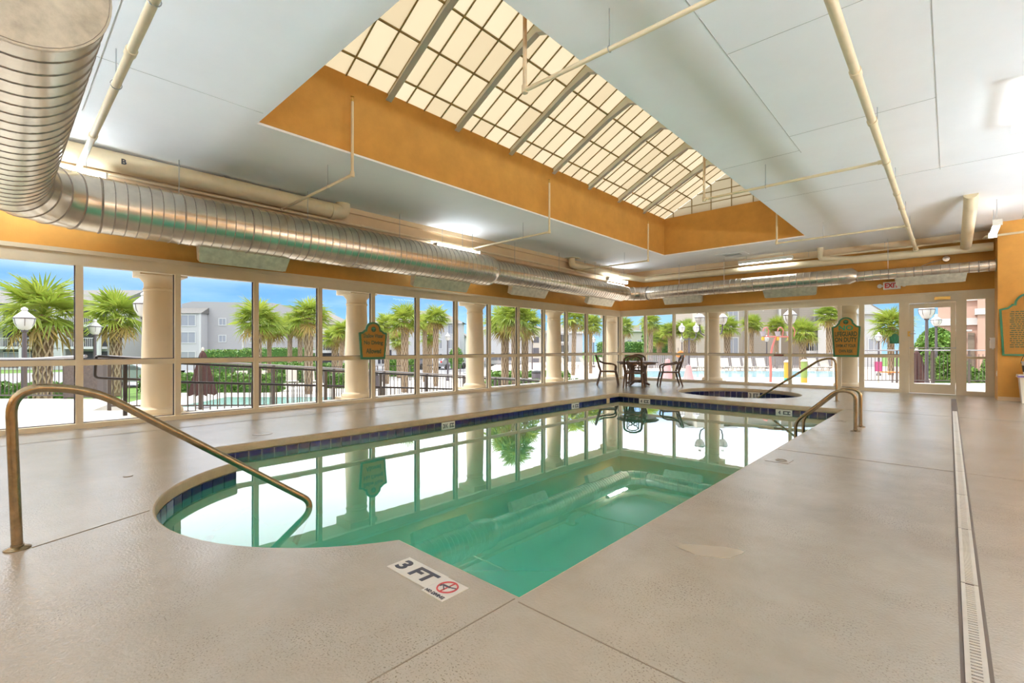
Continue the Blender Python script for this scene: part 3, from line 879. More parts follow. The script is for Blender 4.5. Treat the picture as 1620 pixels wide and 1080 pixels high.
for (x, y, r) in ((-8.75, 1.9, R1), (-8.75, 3.9, R1), (-8.75, 5.9, R1), (-8.75, 7.7, R1), (-8.75, 9.6, R2), (-8.75, 11.6, R2), (-8.75, 13.6, R2),
                  (-6.9, 16.04, R3), (-5.4, 16.04, R3), (-1.2, 16.04, R4), (-5.6, .06, R1)):
    MB().tube([dl((x, y, DZ + r - .02)), dl((x, y, ZC))], .006, 6).build('hanger_rod', 'steel_rod', duct)

# ------------------------------------------------------------------ fire sprinkler piping, one connected system
PZ = 3.76
sp = empty('sprinkler_pipe', (-.64, 8, PZ)); tag(sp, 'cream painted sprinkler pipework hung below the white ceiling', 'pipe')
def sl(p): return (p[0] + .64, p[1] - 8, p[2] - PZ)
def pipe(name, pts, r, n=14, parent=sp): return MB().tube([sl(p) for p in pts], r, n).build(name, 'pipe_cream', parent, True)
def coupling(a, d, r, parent=sp, L=.05):
    a, d = Vector(a), Vector(d)
    return MB().tube([sl(a - d * L), sl(a - d * L * .9), sl(a + d * L * .9), sl(a + d * L)], [r * .9, r * 1.22, r * 1.22, r * .9], 14).build('coupling', 'pipe_cream', parent, True)
def hanger(p, r):
    h = MB().tube([sl((p[0], p[1], p[2] + r * .8)), sl((p[0], p[1], ZC))], .005, 6).build('hanger_rod', 'steel_rod', sp)
    MB().tube([sl((p[0], p[1] + r * 1.25 * math.cos(t), p[2] + r * 1.25 * math.sin(t))) for t in [2 * PI * i / 14 for i in range(14)]], .004, 5, closed=True).build('hanger_ring', 'steel_rod', h)
pipe('main_pipe', [(-.64, YB, PZ), (-.64, 16.1, PZ)], .040)
for y in (-1, 2.2, 3.6, 5.4, 6.7, 8.29, 10.1, 11.2, 12.9, 14.6): coupling((-.64, y, PZ), (0, 1, 0), .040)
for y in (1.0, 4.4, 7.2, 9.8, 12.2, 13.6, 15.0):
    MB().tube([sl((-.64, y, PZ + .03)), sl((-.64, y, ZC))], .005, 6).build('hanger_rod', 'steel_rod', sp)
coupling((-.64, 16.1, PZ), (0, 1, 0), .05)
for y in (3.55, 8.24, 12.9):
    # branch over the deck and upright head inside the roof light
    pts = fillet([(-.64, y, PZ), (-3.10, y, PZ), (-3.10, y, 4.86)], .05, 4)
    pipe('branch_pipe', pts, .021, 12)
    coupling((-3.10, y, PZ + .01), (0, 0, 1), .026, L=.04)
    coupling((-.70, y, PZ), (1, 0, 0), .024, L=.03)
    MB().lathe([(.016, 0), (.018, .03), (.008, .045), (.008, .07), (.024, .075), (.024, .08), (0, .08)], 12).build('sprinkler_head', 'brass', sp, True, loc=sl((-3.10, y, 4.86)))
    hanger((-2.14, y, PZ), .021)
    pts = fillet([(-9.08, y, PZ), (-6.48, y, PZ), (-6.48, y, 4.84)], .05, 4)
    pipe('branch_pipe', pts, .021, 12)
    coupling((-6.48, y, PZ + .01), (0, 0, 1), .026, L=.04)
    coupling((-9.02, y, PZ), (1, 0, 0), .024, L=.03)
    MB().lathe([(.016, 0), (.018, .03), (.008, .045), (.008, .07), (.024, .075), (.024, .08), (0, .08)], 12).build('sprinkler_head', 'brass', sp, True, loc=sl((-6.48, y, 4.84)))
    hanger((-7.25, y, PZ), .021)
pipe('main_pipe', [(-9.08, .4, PZ), (-9.08, 15.62, PZ)], .026)
for y in (2.0, 5.2, 7.0, 9.3, 11.0, 14.6): coupling((-9.08, y, PZ), (0, 1, 0), .027, L=.04)
pipe('cross_pipe', [(-9.08, .78, PZ), (-.64, .78, PZ)], .036)
for x in (-7.6, -5.2, -3.2): coupling((x, .78, PZ), (1, 0, 0), .037)
hanger((-5.95, .78, PZ), .036); hanger((-4.3, .78, PZ), .036)
pipe('main_pipe', fillet([(-9.08, 15.6, PZ), (-9.08, 16.46, 3.90), (.75, 16.46, 3.90)], .1, 4), .026)
for x in (-7.4, -5.6, -3.9, -2.6, -1.5, .1): coupling((x, 16.46, 3.90), (1, 0, 0), .027, L=.04)
for x in (-6.5, -3.1, -1.3, .2): MB().tube([sl((x, 16.46, 3.90)), sl((x, 16.46, ZC))], .005, 6).build('hanger_rod', 'steel_rod', sp)
pipe('drop_pipe', fillet([(.62, 16.46, 3.90), (.62, 15.5, 3.78), (1.25, 15.3, PZ), (1.25, 15.3, 2.7)], .06, 4), .026)

# ------------------------------------------------------------------ big cream drain pipes
def drain(label, pts, r, rad, cat='pipe', hubs=(), base=None):
    base = base or pts[0]
    e = empty('drain_pipe', base); tag(e, label, cat)
    L = lambda p: tuple(Vector(p) - Vector(base))
    MB().tube([L(p) for p in fillet(pts, rad, 6)], r, 24).build('pipe_run', 'pipe_cream', e, True)
    for p, d in hubs:
        p, d = Vector(L(p)), Vector(d)
        MB().tube([p - d * .05, p - d * .045, p + d * .045, p + d * .05], [r, r * 1.12, r * 1.12, r], 24).build('hub', 'pipe_cream', e, True)
    return e, L
e, L = drain('thick cream drain pipe above the long duct turning up at its end', [(-9.0, YB + .1, 3.935), (-9.0, 4.72, 3.935), (-9.0, 4.72, ZC)], .145, .10, hubs=(((-9.0, 4.5, 3.92), (0, 1, 0)),))
for y in (1.6, 2.6, 3.5, 4.2): MB().tube([L((-9.0, y, 4.02)), L((-9.0, y, ZC))], .006, 6).build('hanger_rod', 'steel_rod', e)
link('lettering', text_mesh('B', .06, .08, 'ink', .002), e, L((-8.853, 1.25, 3.92)), FACE_PX)
e, L = drain('thick cream drain pipe dropping from the ceiling and turning the far corner', [(-8.95, 12.55, ZC), (-8.95, 12.55, 3.90), (-8.95, 15.35, 3.86), (-8.3, 16.28, 3.74), (-1.6, 16.30, 3.68), (.78, 16.30, 3.66)], .105, .06)
for y in (13.3, 14.2, 15.0): MB().tube([L((-8.95, y, 3.98)), L((-8.95, y, ZC))], .006, 6).build('hanger_rod', 'steel_rod', e)
MB().box(*(v for i, (a, b) in enumerate(((-9.13, -8.77), (12.37, 12.73), (ZC - .012, ZC))) for v in (a - (-8.95, 12.55, ZC)[i], b - (-8.95, 12.55, ZC)[i]))).build('ceiling_flange', 'pipe_cream', e)
drain('cream drain pipe elbow dropping from ceiling near the exit sign', [(-2.75, 16.18, ZC), (-2.75, 16.18, 3.80), (-1.7, 16.34, 3.68), (-.9, 16.36, 3.66)], .075, .08)
drain('short thick cream pipe sloping from ceiling to wall near small light', [(.30, 12.45, ZC), (.30, 12.75, 3.95), (.30, 15.9, 3.74), (.30, 16.15, 3.72)], .105, .15)

# ------------------------------------------------------------------ fluorescent lights, then added fill lamps out of view
def strip_light(label, c, L, along, hang=True, lips=True, m='lamp_white'):
    e = empty('strip_light', c, R(90) if along == 'y' else 0); tag(e, label, 'light', 'fluorescent strip lights')
    mb = MB().box(-L / 2, L / 2, -.07 if lips else -.03, .07 if lips else .03, .001, .05)
    if lips: mb.box(-L / 2, L / 2, -.07, -.056, -.05, .001).box(-L / 2, L / 2, .056, .07, -.05, .001)
    mb.build('housing', 'lamp_housing', e)
    mb = MB()
    mb.prism([(-.054, .0), (-.05, -.03), (-.035, -.055), (.035, -.055), (.05, -.03), (.054, .0)], -L / 2 + .02, L / 2 - .02, 'x')
    mb.build('diffuser', m, e)
    for s in (-1, 1): MB().box(s * L / 2 - .012, s * L / 2 + .012, -.068, .068, -.064, .05).build('end_plate', 'lamp_housing', e)
    if hang:
        for s in (-.35, .35): MB().tube([(s * L, 0, .05), (s * L, 0, ZC - c[2])], .005, 6).build('hanger_rod', 'steel_rod', e)
strip_light('fluorescent strip light hidden behind the duct bend beside cream pipes', (-8.85, .35, 3.64), 1.4, 'y', lips=False)
strip_light('fluorescent strip light above the middle of the long duct', (-8.92, 7.7, 3.64), 1.4, 'y', lips=False)
strip_light('fluorescent strip light near the far corner above the duct', (-8.72, 15.0, 3.62), 1.3, 'y', lips=False)
strip_light('long fluorescent strip light on far wall beneath the ceiling vent', (-4.2, 16.1, 3.93), 1.5, 'x')
strip_light('small lit light box beside the short thick sloping pipe', (.68, 13.7, 3.62), 1.4, 'y', True, False, 'lamp_soft')
strip_light('bright strip light at the picture edge on the white ceiling', (.66, 8.2, 4.05), 1.5, 'y', False, False, 'lamp_soft')
def fill_lamp(label, c, L, along, m='lamp_fill', low='lamp_white'):
    """added fill lamp, out of view, glowing above and below its spine"""
    e = empty('fill_light', c, R(90) if along == 'y' else 0); tag(e, label, 'light', 'added fill lamps')
    MB().box(-L / 2, L / 2, -.03, .03, -.02, .02).build('spine', 'lamp_housing', e)
    for q in (-1, 1): MB().box(-L / 2, L / 2, q * .085 - .006, q * .085 + .006, -.06, .035).build('side_lip', 'lamp_housing', e)
    for q in (-1, 1): MB().box(q * L / 2 - .006, q * L / 2 + .006, -.09, .09, -.06, .035).build('end_plate', 'lamp_housing', e)
    MB().box(-L / 2 + .01, L / 2 - .01, -.078, .078, .021, .036).build('upper_diffuser', m, e)
    MB().box(-L / 2 + .01, L / 2 - .01, -.075, .075, -.03, -.021).build('lower_diffuser', low, e)
    for q in (-.4, .4): MB().tube([(q * L, 0, .02), (q * L, 0, ZC - c[2])], .005, 6).build('hanger_rod', 'steel_rod', e)
for i, y in enumerate((-.8, 2.0, 8.6, 11.6)):  # unseen lamps added to brighten the ceiling and the far deck
    fill_lamp(('added unseen fill lamp by the side wall, first from the back wall', 'added unseen fill lamp by the side wall, second from the back wall', 'added unseen fill lamp by the side wall, second from the pilaster', 'added unseen fill lamp by the side wall beside the pilaster')[i], (5.4, y, 2.2), 1.8, 'x', low='lamp_white' if y < 5 else 'lamp_fill')
for i, x in enumerate((-8.0, -4.6, -1.2)):  # unseen lamps added behind the camera to lift the ceiling
    fill_lamp(('added unseen fill lamp by the back wall near the long windows', 'added unseen fill lamp at the middle of the back wall', 'added unseen fill lamp by the back wall near the side wall')[i], (x, -5.0, 2.6), 2.4, 'y', 'lamp_fill_back')

# ceiling vent, emergency lamp, exit sign
v = empty('ceiling_vent', (-4.95, 15.45, ZC)); tag(v, 'flat white ceiling vent near the far wall', 'vent')
MB().box(-.42, .42, -.28, .28, -.012, 0).build('frame', 'ceiling', v)
for i in range(7): MB().box(-.25, .25, -.15 + i * .045, -.13 + i * .045, -.02, -.012).build('slat', 'joint_line', v)
ev = empty('emergency_lamp', (-.06, 16.55, 3.50)); tag(ev, 'small round grey emergency lamp on orange wall', 'lamp')
MB().lathe([(0, -.06), (.07, -.05), (.09, 0), (.07, .05), (0, .055)], 16).build('lamp_head', 'galv', ev, True, rot=(R(90), 0, 0))
MB().box(-.02, .02, .0, .14, -.02, .02).build('bracket', 'galv', ev)
MB().tube(fillet([(-.08, .05, 0), (-.3, .05, -.05), (-.6, .08, -.16)], .1), .008, 6).build('conduit', 'steel_rod', ev)
ex = empty('exit_sign', (-1.16, YF - .08, 2.92)); tag(ex, 'white EXIT sign with red letters and two lamp heads', 'sign')
MB().box(-.185, .185, -.04, .08, -.10, .10).build('housing', 'white_plastic', ex)
link('lettering', text_mesh('EXIT', .30, .135, 'red', .003), ex, (0, -.0415, 0), FACE_NY)
for s in (-1, 1):
    MB().lathe([(.02, 0), (.055, .02), (.055, .05), (0, .055)], 14).build('lamp_head', 'white_plastic', ex, True, loc=(s * .26, -.0, .0), rot=(R(90), 0, 0))
    MB().box(*((.18, .25) if s > 0 else (-.25, -.18)), -.02, .02, -.02, .02).build('lamp_arm', 'white_plastic', ex)

# ------------------------------------------------------------------ signs
def sign_outline(w, h, taper, bw, bh):
    """tapered board with shoulders and a round arch, from the bottom centre; w top width, bw arch width, bh height of arch part"""
    hw = w / 2; hb = hw * taper; zs = h - bh
    r = bw / 2
    pts = [(-hb, 0), (hb, 0), (hw, zs + .02 * h)]
    pts += [(r + (hw - r) * .45, zs + .045 * h), (r * 1.12, zs + .10 * h)]
    za = h - r * .92
    pts += [(r * math.cos(t), max(za, zs + .1 * h) + r * .92 * math.sin(t)) for t in [PI * i / 14 for i in range(15)]]
    pts += [(-r * 1.12, zs + .10 * h), (-(r + (hw - r) * .45), zs + .045 * h), (-hw, zs + .02 * h)]
    return pts
def sign_board(name, label, loc, rot_z, w, h, taper, lines, bw, bh, thick=.03, border=.045, face='sign_face'):
    e = empty(name, loc, rot_z); tag(e, label, 'sign')
    out = sign_outline(w, h, taper, bw, bh)
    MB().prism(out, 0, thick, 'y').build('border', 'sign_green', e)
    cz = h * .5
    inn = inset([(x, z) for x, z in out], border)
    MB().prism([(p.x, p.y) for p in inn], -.006, .004, 'y').build('face', face, e)
    if 'emblem' in lines:
        z, r = lines['emblem']
        em = MB().lathe([(r, 0), (r, .004), (0, .004)], 20).build('emblem', 'sign_text', e, loc=(0, -.006, z), rot=(R(90), 0, 0))
        mb = MB()
        for i in range(7):
            a = PI * (i + .5) / 7
            mb.beam((0, .1 * r, .005), (r * .75 * math.cos(a), .1 * r + r * .6 * math.sin(a), .005), r * .14, .003)
        mb.beam((0, -.8 * r, .005), (0, .1 * r, .005), r * .16, .003)
        mb.build('palm_mark', 'sign_bright', em)
    for s, z, tw, th, m in lines.get('text', ()):
        link('lettering', text_mesh(s, tw, th, m, .002), e, (0, -.0065, z), FACE_NY)
    return e
sign_board('warning_sign', 'arched green and orange sign reading Shallow Water No Diving Allowed', (XL + .09, 5.71, .96), R(90), .70, .83, .86,
           dict(emblem=(.665, .062), text=[('Shallow Water', .52, .50, .095, 'sign_text'), ('No Diving', .355, .48, .115, 'sign_text'), ('Allowed', .18, .38, .115, 'sign_text')]), .38, .26)
sign_board('lifeguard_sign', 'arched green and orange sign reading No Lifeguard On Duty', (-2.20, YF - .075, .96), 0, .69, 1.14, .88,
           dict(emblem=(1.00, .065), text=[('NO', .83, .35, .15, 'sign_bright'), ('LIFEGUARD', .655, .53, .14, 'sign_text'), ('ON DUTY', .49, .53, .14, 'sign_text'),
                                           ('SWIM AT YOUR', .315, .48, .095, 'sign_text'), ('OWN RISK', .16, .34, .095, 'sign_text')]), .36, .30)
sign_board('rules_sign', 'large green bordered orange rules board on the orange wall', (1.34, 15.615, 1.03), 0, 1.0, 1.38, .90, dict(emblem=(1.17, .085)), .52, .34, border=.04)
rs = bpy.data.objects['rules_sign']
for i in range(18):                                # small print, too fine to read
    z = 1.0 - i * .047; x = -.33 + .02 * (i % 3 == 0); mb = MB()
    while x < .33 - .05 * (i % 4 == 1):
        w = random.uniform(.025, .085); mb.box(x, min(.36, x + w), -.0075, -.0055, z - .011, z + .011); x += w + .014
    mb.build('print_line', 'sign_text', rs)
sign_board('window_sign', 'small dark green arched sign stuck on the window by the door', (-1.10, YF + .004, 1.33), 0, .25, .27, .86, dict(), .14, .09, thick=.012, border=.012, face='sign_green')
mb = MB()
so = bpy.data.objects['window_sign']
for a in (-.5, 0, .5): mb.beam((a * .06, -.008, .03), (a * .16, -.008, .19), .022, .003, up=(0, 1, 0))
mb.build('palm_mark', 'sign_bright', so)
rl = MB().box(-.14, .14, -.012, 0, -.022, .022).build('rail_label', 'fence_panel'); rl.location = (-3.95, YF - .015, ZR)
tag(rl, 'small dark brown label strip on the far window rail', 'label')
mb = MB()
for i in range(6): mb.box(-.11 + i * .037, -.085 + i * .037, -.0128, -.0118, -.009, .009)
mb.build('print_line', 'red', rl)
al = empty('alarm_box', (.79, 15.95, 1.20)); tag(al, 'white wall box with red top on the door-side wall edge', 'box')
MB().box(-.085, .0, -.07, .07, 0, .25).build('case', 'white_plastic', al); MB().box(-.088, -.0, -.05, .05, .19, .235).build('red_flag', 'red', al); MB().box(-.05, -.02, -.02, .02, -.03, 0).build('pull_tab', 'white_plastic', al)
sw = empty('wall_switch', (.82, 15.85, .55)); tag(sw, 'small cream switch plate low on the orange wall edge', 'switch')
MB().box(-.008, 0, -.04, .04, 0, .12).build('plate', 'bin_cream', sw); MB().box(-.014, -.007, -.012, .012, .045, .075).build('toggle', 'white_plastic', sw)

# waste bin with a small bucket standing on it
b = empty('waste_bin', (1.36, 15.36, 0)); tag(b, 'tall cream waste bin with purple edged lid against orange wall', 'bin')
MB().hexa([(-.19, -.17, 0), (.19, -.17, 0), (.19, .17, 0), (-.19, .17, 0)], [(-.23, -.2, .56), (.23, -.2, .56), (.23, .2, .56), (-.23, .2, .56)]).build('body', 'bin_cream', b)
MB().hexa([(-.26, -.23, .56), (.26, -.23, .56), (.26, .23, .56), (-.26, .23, .56)], [(-.25, -.22, .62), (.25, -.22, .62), (.25, .22, .62), (-.25, .22, .62)]).build('lid', 'white_plastic', b)
MB().box(-.265, .265, -.236, -.228, .565, .60).build('lid_edge', 'purple_trim', b)
bk = empty('bucket', (1.33, 15.36, .62)); tag(bk, 'white bucket with dark band standing on the waste bin', 'bucket')
MB().lathe([(.13, 0), (.155, .26), (.165, .27), (.165, .29), (.145, .29), (.12, .02), (0, .02)], 24).build('body', 'white_plastic', bk, True)
MB().lathe([(.141, .06), (.156, .2)], 24).build('label_band', 'black', bk, True)
MB().tube([(.165 * math.cos(t), 0, .25 + .24 * math.sin(t)) for t in [PI * i / 14 for i in range(15)]], .008, 6).build('handle', 'bronze_rail', bk, True)

# ------------------------------------------------------------------ hand rails
def rail(name, label, paths, r, flanges):
    base = flanges[0]
    e = empty(name, base); tag(e, label, 'handrail', 'bronze pool handrails')
    for p in paths: MB().tube([tuple(Vector(q) - Vector(base)) for q in p], r, 16).build('rail_tube', 'bronze_rail', e, True)
    for f in flanges:
        q = Vector(f) - Vector(base)
        MB().lathe([(.062, 0), (.062, .006), (.045, .014), (r + .004, .018), (r + .004, .03)], 20, q).build('floor_flange', 'bronze_rail', e, True)
rail('handrail', 'bronze handrail descending into the rounded pool steps',
     [fillet([(-4.10, .08, 0), (-4.08, .05, .98), (-4.08, .42, .93), (-4.08, 1.86, -.14), (-4.08, 1.66, -.55)], [.27, .16, .10], 10)], .0265, [(-4.10, .08, 0)])
rail('handrail', 'nearer bronze grab rail arching over the straight pool edge', [fillet([(-1.0, 8.42, 0), (-1.0, 8.42, .56), (-1.22, 8.42, .585), (-1.76, 8.42, .06), (-1.76, 8.42, -.75)], [.22, .12, .1], 8)], .024, [(-1.0, 8.42, 0)])
rail('handrail', 'farther bronze grab rail arching over the straight pool edge', [fillet([(-1.0, 8.95, 0), (-1.0, 8.95, .56), (-1.22, 8.95, .585), (-1.76, 8.95, .06), (-1.76, 8.95, -.75)], [.22, .12, .1], 8)], .024, [(-1.0, 8.95, 0)])
rail('handrail', 'slim bronze handrail sloping down into the round hot tub', [fillet([(-1.88, 12.9, 0), (-1.90, 12.9, .98), (-2.18, 12.9, .95), (-3.9, 12.9, -.32)], [.22, .16], 8)], .024, [(-1.88, 12.9, 0)])

# ------------------------------------------------------------------ table and chairs
TC = (-7.45, 14.1)
t = empty('patio_table', (*TC, 0)); tag(t, 'round dark brown patio table with pedestal in the corner', 'table')
MB().lathe([(0, .73), (.63, .73), (.665, .745), (.665, .765), (.65, .775), (0, .775)], 40).build('table_top', 'table_brown', t, True)
MB().lathe([(.58, .68), (.58, .735)], 32).build('apron', 'table_brown', t, True)
for a in (R(42), R(222)):
    c, s = math.cos(a), math.sin(a)
    MB().lathe([(.085, .09), (.075, .2), (.06, .4), (.085, .6), (.16, .735)], 14, (.17 * c, .17 * s, 0)).build('pedestal', 'table_brown', t, True)
for i in range(4):
    a = R(42 + 45 + 90 * i)
    c, s = math.cos(a), math.sin(a)
    MB().tube([(.05 * c, .05 * s, .13), (.2 * c, .2 * s, .14), (.33 * c, .33 * s, .08), (.43 * c, .43 * s, .035)], [.05, .045, .04, .035], 10).build('foot', 'table_brown', t, True)
def make_chair():
    """armchair facing -Y (towards -Y), origin on the floor under the seat"""
    e = empty('patio_chair')
    P_ = {}
    mb = MB(); w, d = .24, .24
    pr = [(-w, -d), (w, -d), (w * .9, d), (-w * .9, d)]
    mb.prism(pr, .395, .435, 'z'); mb.build('seat', 'chair_brown', e)
    for sx in (-1, 1):
        MB().tube([(sx * .225, -.22, .42), (sx * .245, -.27, .2), (sx * .255, -.30, 0)], [.030, .027, .022], 8).build('leg', 'chair_brown', e, True)
        MB().tube([(sx * .215, .22, .42), (sx * .235, .27, .2), (sx * .245, .33, 0)], [.030, .027, .022], 8).build('leg', 'chair_brown', e, True)
        MB().tube(fillet([(sx * .23, -.21, .42), (sx * .275, -.23, .60), (sx * .275, -.12, .645), (sx * .26, .10, .66), (sx * .225, .26, .72)], .07, 5), .023, 8).build('armrest', 'chair_brown', e, True)
    def bp(x, z): return (x, .22 + (z - .42) * .30, z)
    fr = [bp(-.215, .42), bp(-.235, .62), bp(-.225, .76)] + [bp(.225 * math.cos(PI - PI * i / 12), .78 + .13 * math.sin(PI * i / 12)) for i in range(13)] + [bp(.225, .76), bp(.235, .62), bp(.215, .42)]
    MB().tube(fr, .029, 8).build('back_frame', 'chair_brown', e, True)
    fr2 = [bp(.15 * math.cos(PI - PI * i / 12), .76 + .10 * math.sin(PI * i / 12)) for i in range(13)]
    MB().tube([bp(-.14, .47)] + fr2 + [bp(.14, .47)], .015, 7).build('inner_frame', 'chair_brown', e, True)
    MB().tube([bp(-.2, .48), bp(.2, .48)], .018, 7).build('back_rail', 'chair_brown', e, True)
    mb = MB()
    for sx in (-1, 1):
        mb.tube([bp(sx * .16, .82), bp(sx * .10, .74), bp(0, .68), bp(-sx * .10, .62), bp(-sx * .15, .52)], .012, 6)
        mb.tube([bp(sx * .06 + .05 * math.cos(2 * PI * i / 12), .68 + .05 * math.sin(2 * PI * i / 12)) for i in range(12)], .011, 5, closed=True)
        mb.tube([bp(sx * .07, .48), bp(sx * .05, .56), bp(sx * .09, .64)], .008, 6)
    mb.build('back_scrolls', 'chair_brown', e, True)
    e.scale = (1.13, 1.1, 1.07)
    return e
def copy_thing(src, loc, rz):
    c = src.copy(); COL.objects.link(c); c.location = loc; c.rotation_euler = (0, 0, rz)
    for ch in src.children:
        d = ch.copy(); COL.objects.link(d); d.parent = c
        for g in ch.children:
            h = g.copy(); COL.objects.link(h); h.parent = d
    return c
ch0 = make_chair()
vx = Vector((-TC[0], -TC[1])).normalized()         # from table towards the camera
sd = Vector((-vx.y, vx.x))                           # screen right-ish as seen from the camera
spots = ((vx * .92 + sd * -.10, 'brown patio chair with its scrolled back turned to the pool'), (-vx * .95, 'brown patio chair hidden behind the round table'),
         (sd * .98, 'brown patio chair beside the table nearest the hot tub'), (-sd * .94, 'brown patio chair beside the table nearest the long window wall'))
for i, (dv, lab) in enumerate(spots):
    rz = math.atan2(dv.y, dv.x) - R(90)
    o = ch0 if i == 0 else copy_thing(ch0, (0, 0, 0), 0)
    o.location = (TC[0] + dv.x, TC[1] + dv.y, 0); o.rotation_euler = (0, 0, rz + (.1 if i > 1 else 0))
    tag(o, lab, 'chair', 'brown patio chairs around the round table')

# ================================================================== OUTSIDE
ZLO, ZFO = -1.2, -0.6          # ground beyond the ramp side, ground beyond the far wall
# ------------------------------------------------------------------ ground
def slab(name, poly, z0, z1, m, label=None):
    return struct(MB().prism(poly, z0, z1, 'z').build(name, m), label)
slab('ground_lawn', rect_loop(-260, 200, -160, 260), ZLO - .6, ZLO - .03, 'lawn')
slab('terrace', [(XL - .1, YB - 4), (XL - .1, 18.2), (-10.72, 18.2), (-10.72, 1.25), (-12.3, 1.25), (-14.6, 2.05), (-19.6, -2.55), (-19.6, YB - 4)], ZLO - .1, -.01, 'concrete', 'pale concrete terrace outside the long window wall')
struct(MB().hexa([(-12.3, 1.25, ZLO - .2), (-10.72, 1.25, ZLO - .2), (-10.72, 15.6, ZLO - .2), (-12.3, 15.6, ZLO - .2)], [(-12.3, 1.25, -.012), (-10.72, 1.25, -.012), (-10.72, 15.6, ZLO + .01), (-12.3, 15.6, ZLO + .01)]).build('ramp_path', 'concrete'), 'concrete ramp descending beside the building')
slab('terrace_far', [(-10.72, YF + .1), (3.5, YF + .1), (3.5, 23.4), (1.0, 23.4), (-2.35, 20.55), (-2.35, 18.3), (-10.72, 18.3)], ZLO - .1, -.01, 'concrete', 'pale concrete terrace outside the far door')
slab('pool_deck_left', [(-12.3, 2.2), (-12.3, 21), (-34, 30), (-40, 12), (-24, 2.2)], ZLO - .4, ZLO, 'concrete', 'sunlit concrete pool deck below the ramp')
slab('parking_lot', [(-41, -10), (-36.5, 13), (-34, 32), (-46, 52), (-70, 40), (-66, 12), (-66, -10)], ZLO - .4, ZLO + .004, 'asphalt', 'grey parking lot before the apartment blocks')
slab('pool_deck_far', [(-10.72, 18.3), (3.0, 18.3), (6, 60), (-24, 60), (-44, 46), (-22, 19.5)], ZLO - .3, ZFO, 'concrete_pink', 'sunlit pink splash pad and pool deck beyond the far windows')
slab('walk_path', [(-28.5, 5.5), (-26, 13.5), (-25.2, 13.2), (-27.6, 5.0)], ZLO, ZLO + .01, 'concrete')
tag(MB().prism([(-23.2, 4.9), (-18.6, 10.4), (-20.6, 12.6), (-26.0, 7.6)], ZLO, ZLO + .02, 'z').build('outdoor_pool', 'pool_teal'), 'small teal outdoor pool below the ramp railing', 'pool')
tag(MB().prism([(-14.6, 27.0), (-4.6, 35.8), (-6.0, 44.6), (-18.2, 34.2)], ZFO, ZFO + .02, 'z').build('outdoor_pool', 'pool_blue'), 'bright blue outdoor pool behind the splash pad posts', 'pool')

# ------------------------------------------------------------------ portico: columns and entablature
def column(x, y, label):
    e = empty('portico_column', (x, y, -.01)); tag(e, label, 'column', 'cream portico columns')
    MB().box(-.36, .36, -.36, .36, 0, .06).build('plinth', 'column', e)
    MB().lathe([(.34, .06), (.35, .10), (.33, .15), (.29, .17), (.275, .20), (.27, .5), (.265, 1.2), (.235, 2.18), (.235, 2.22), (.25, 2.235), (.25, 2.26), (.235, 2.275), (.235, 2.36), (.29, 2.43), (.31, 2.47)], 32).build('shaft', 'column', e, True)
    MB().box(-.34, .34, -.34, .34, 2.47, 2.645).build('abacus', 'column', e)
for i, (x, y, lab) in enumerate(((-10.38, -1.85, 'round cream column outside, beyond the picture edge'), (-10.38, 1.97, 'round cream column outside beside the big globe lamp'), (-10.38, 5.80, 'round cream column outside behind the shallow water sign'),
        (-10.38, 9.63, 'round cream column outside between mid-wall palms'), (-10.38, 13.46, 'round cream column outside before the leaning palm'), (-10.38, 17.38, 'round cream corner column outside behind the patio table'),
        (-6.28, 17.45, 'round cream column outside behind the hot tub'), (-2.28, 17.45, 'round cream column outside behind the lifeguard sign'))):
    column(x, y, lab)
struct(MB().box(-10.75, XL - .26, YB - 2, 17.8, 2.635, 3.3).box(-10.75, 3.8, YF + .26, 17.8, 2.635, 3.3).build('portico_beam', 'soffit'), 'peach soffit beam carried by the columns')

# ------------------------------------------------------------------ railings
pk = MB().box(-.008, .008, -.008, .008, 0, 1).mesh('picket', 'rail_brown')
def guard(name, label, a, b, za, zb, h, rails, posts, pick=(0.0, 1.0), pz=(.08, .78), step=.125, postm='rail_brown', railm='rail_black', rr=.024, group='black metal railings'):
    """railing from a to b (2D), foot heights za, zb; rails: heights above foot; posts: number of post gaps"""
    e = empty(name, (a[0], a[1], za)); tag(e, label, 'railing', group)
    A, B = Vector((a[0], a[1], za)), Vector((b[0], b[1], zb))
    D = B - A
    for z in rails: MB().tube([(0, 0, z), tuple(D + Vector((0, 0, z)))], rr, 10).build('rail_tube', railm, e, True)
    for i in range(posts + 1):
        p = D * (i / posts)
        MB().box(p.x - .03, p.x + .03, p.y - .03, p.y + .03, p.z - .02, p.z + h).build('post', postm, e)
    if pick:
        L = D.length; n = int(L * (pick[1] - pick[0]) / step)
        for i in range(n):
            t_ = pick[0] + (pick[1] - pick[0]) * (i + .5) / n
            p = D * t_
            link('picket', pk, e, (p.x, p.y, p.z + pz[0]), (0, 0, 0), (1, 1, pz[1] - pz[0]))
        MB().beam(tuple(D * pick[0] + Vector((0, 0, pz[0]))), tuple(D * pick[1] + Vector((0, 0, pz[0]))), .03, .03).build('bottom_rail', postm, e)
    return e
guard('ramp_railing', 'black ramp handrail with pickets just outside the long windows', (-10.80, 2.3), (-10.80, 15.5), -.10, -1.19, 1.0, (1.02, .66), 9, (0, 1), (.10, .66))
h_ = empty('ramp_handrail', (-10.80, 1.15, 0)); tag(h_, 'looped end of the black ramp handrail beside the first column', 'handrail')
MB().tube(fillet([(0, 1.2, .93), (0, .06, 1.06), (0, .0, 1.06), (0, -.02, .70), (0, .1, .68), (0, 1.2, .58)], .1, 5), .024, 10).build('rail_tube', 'rail_black', h_, True)
MB().box(-.03, .03, .36, .42, 0, 1.02).build('post', 'rail_black', h_)
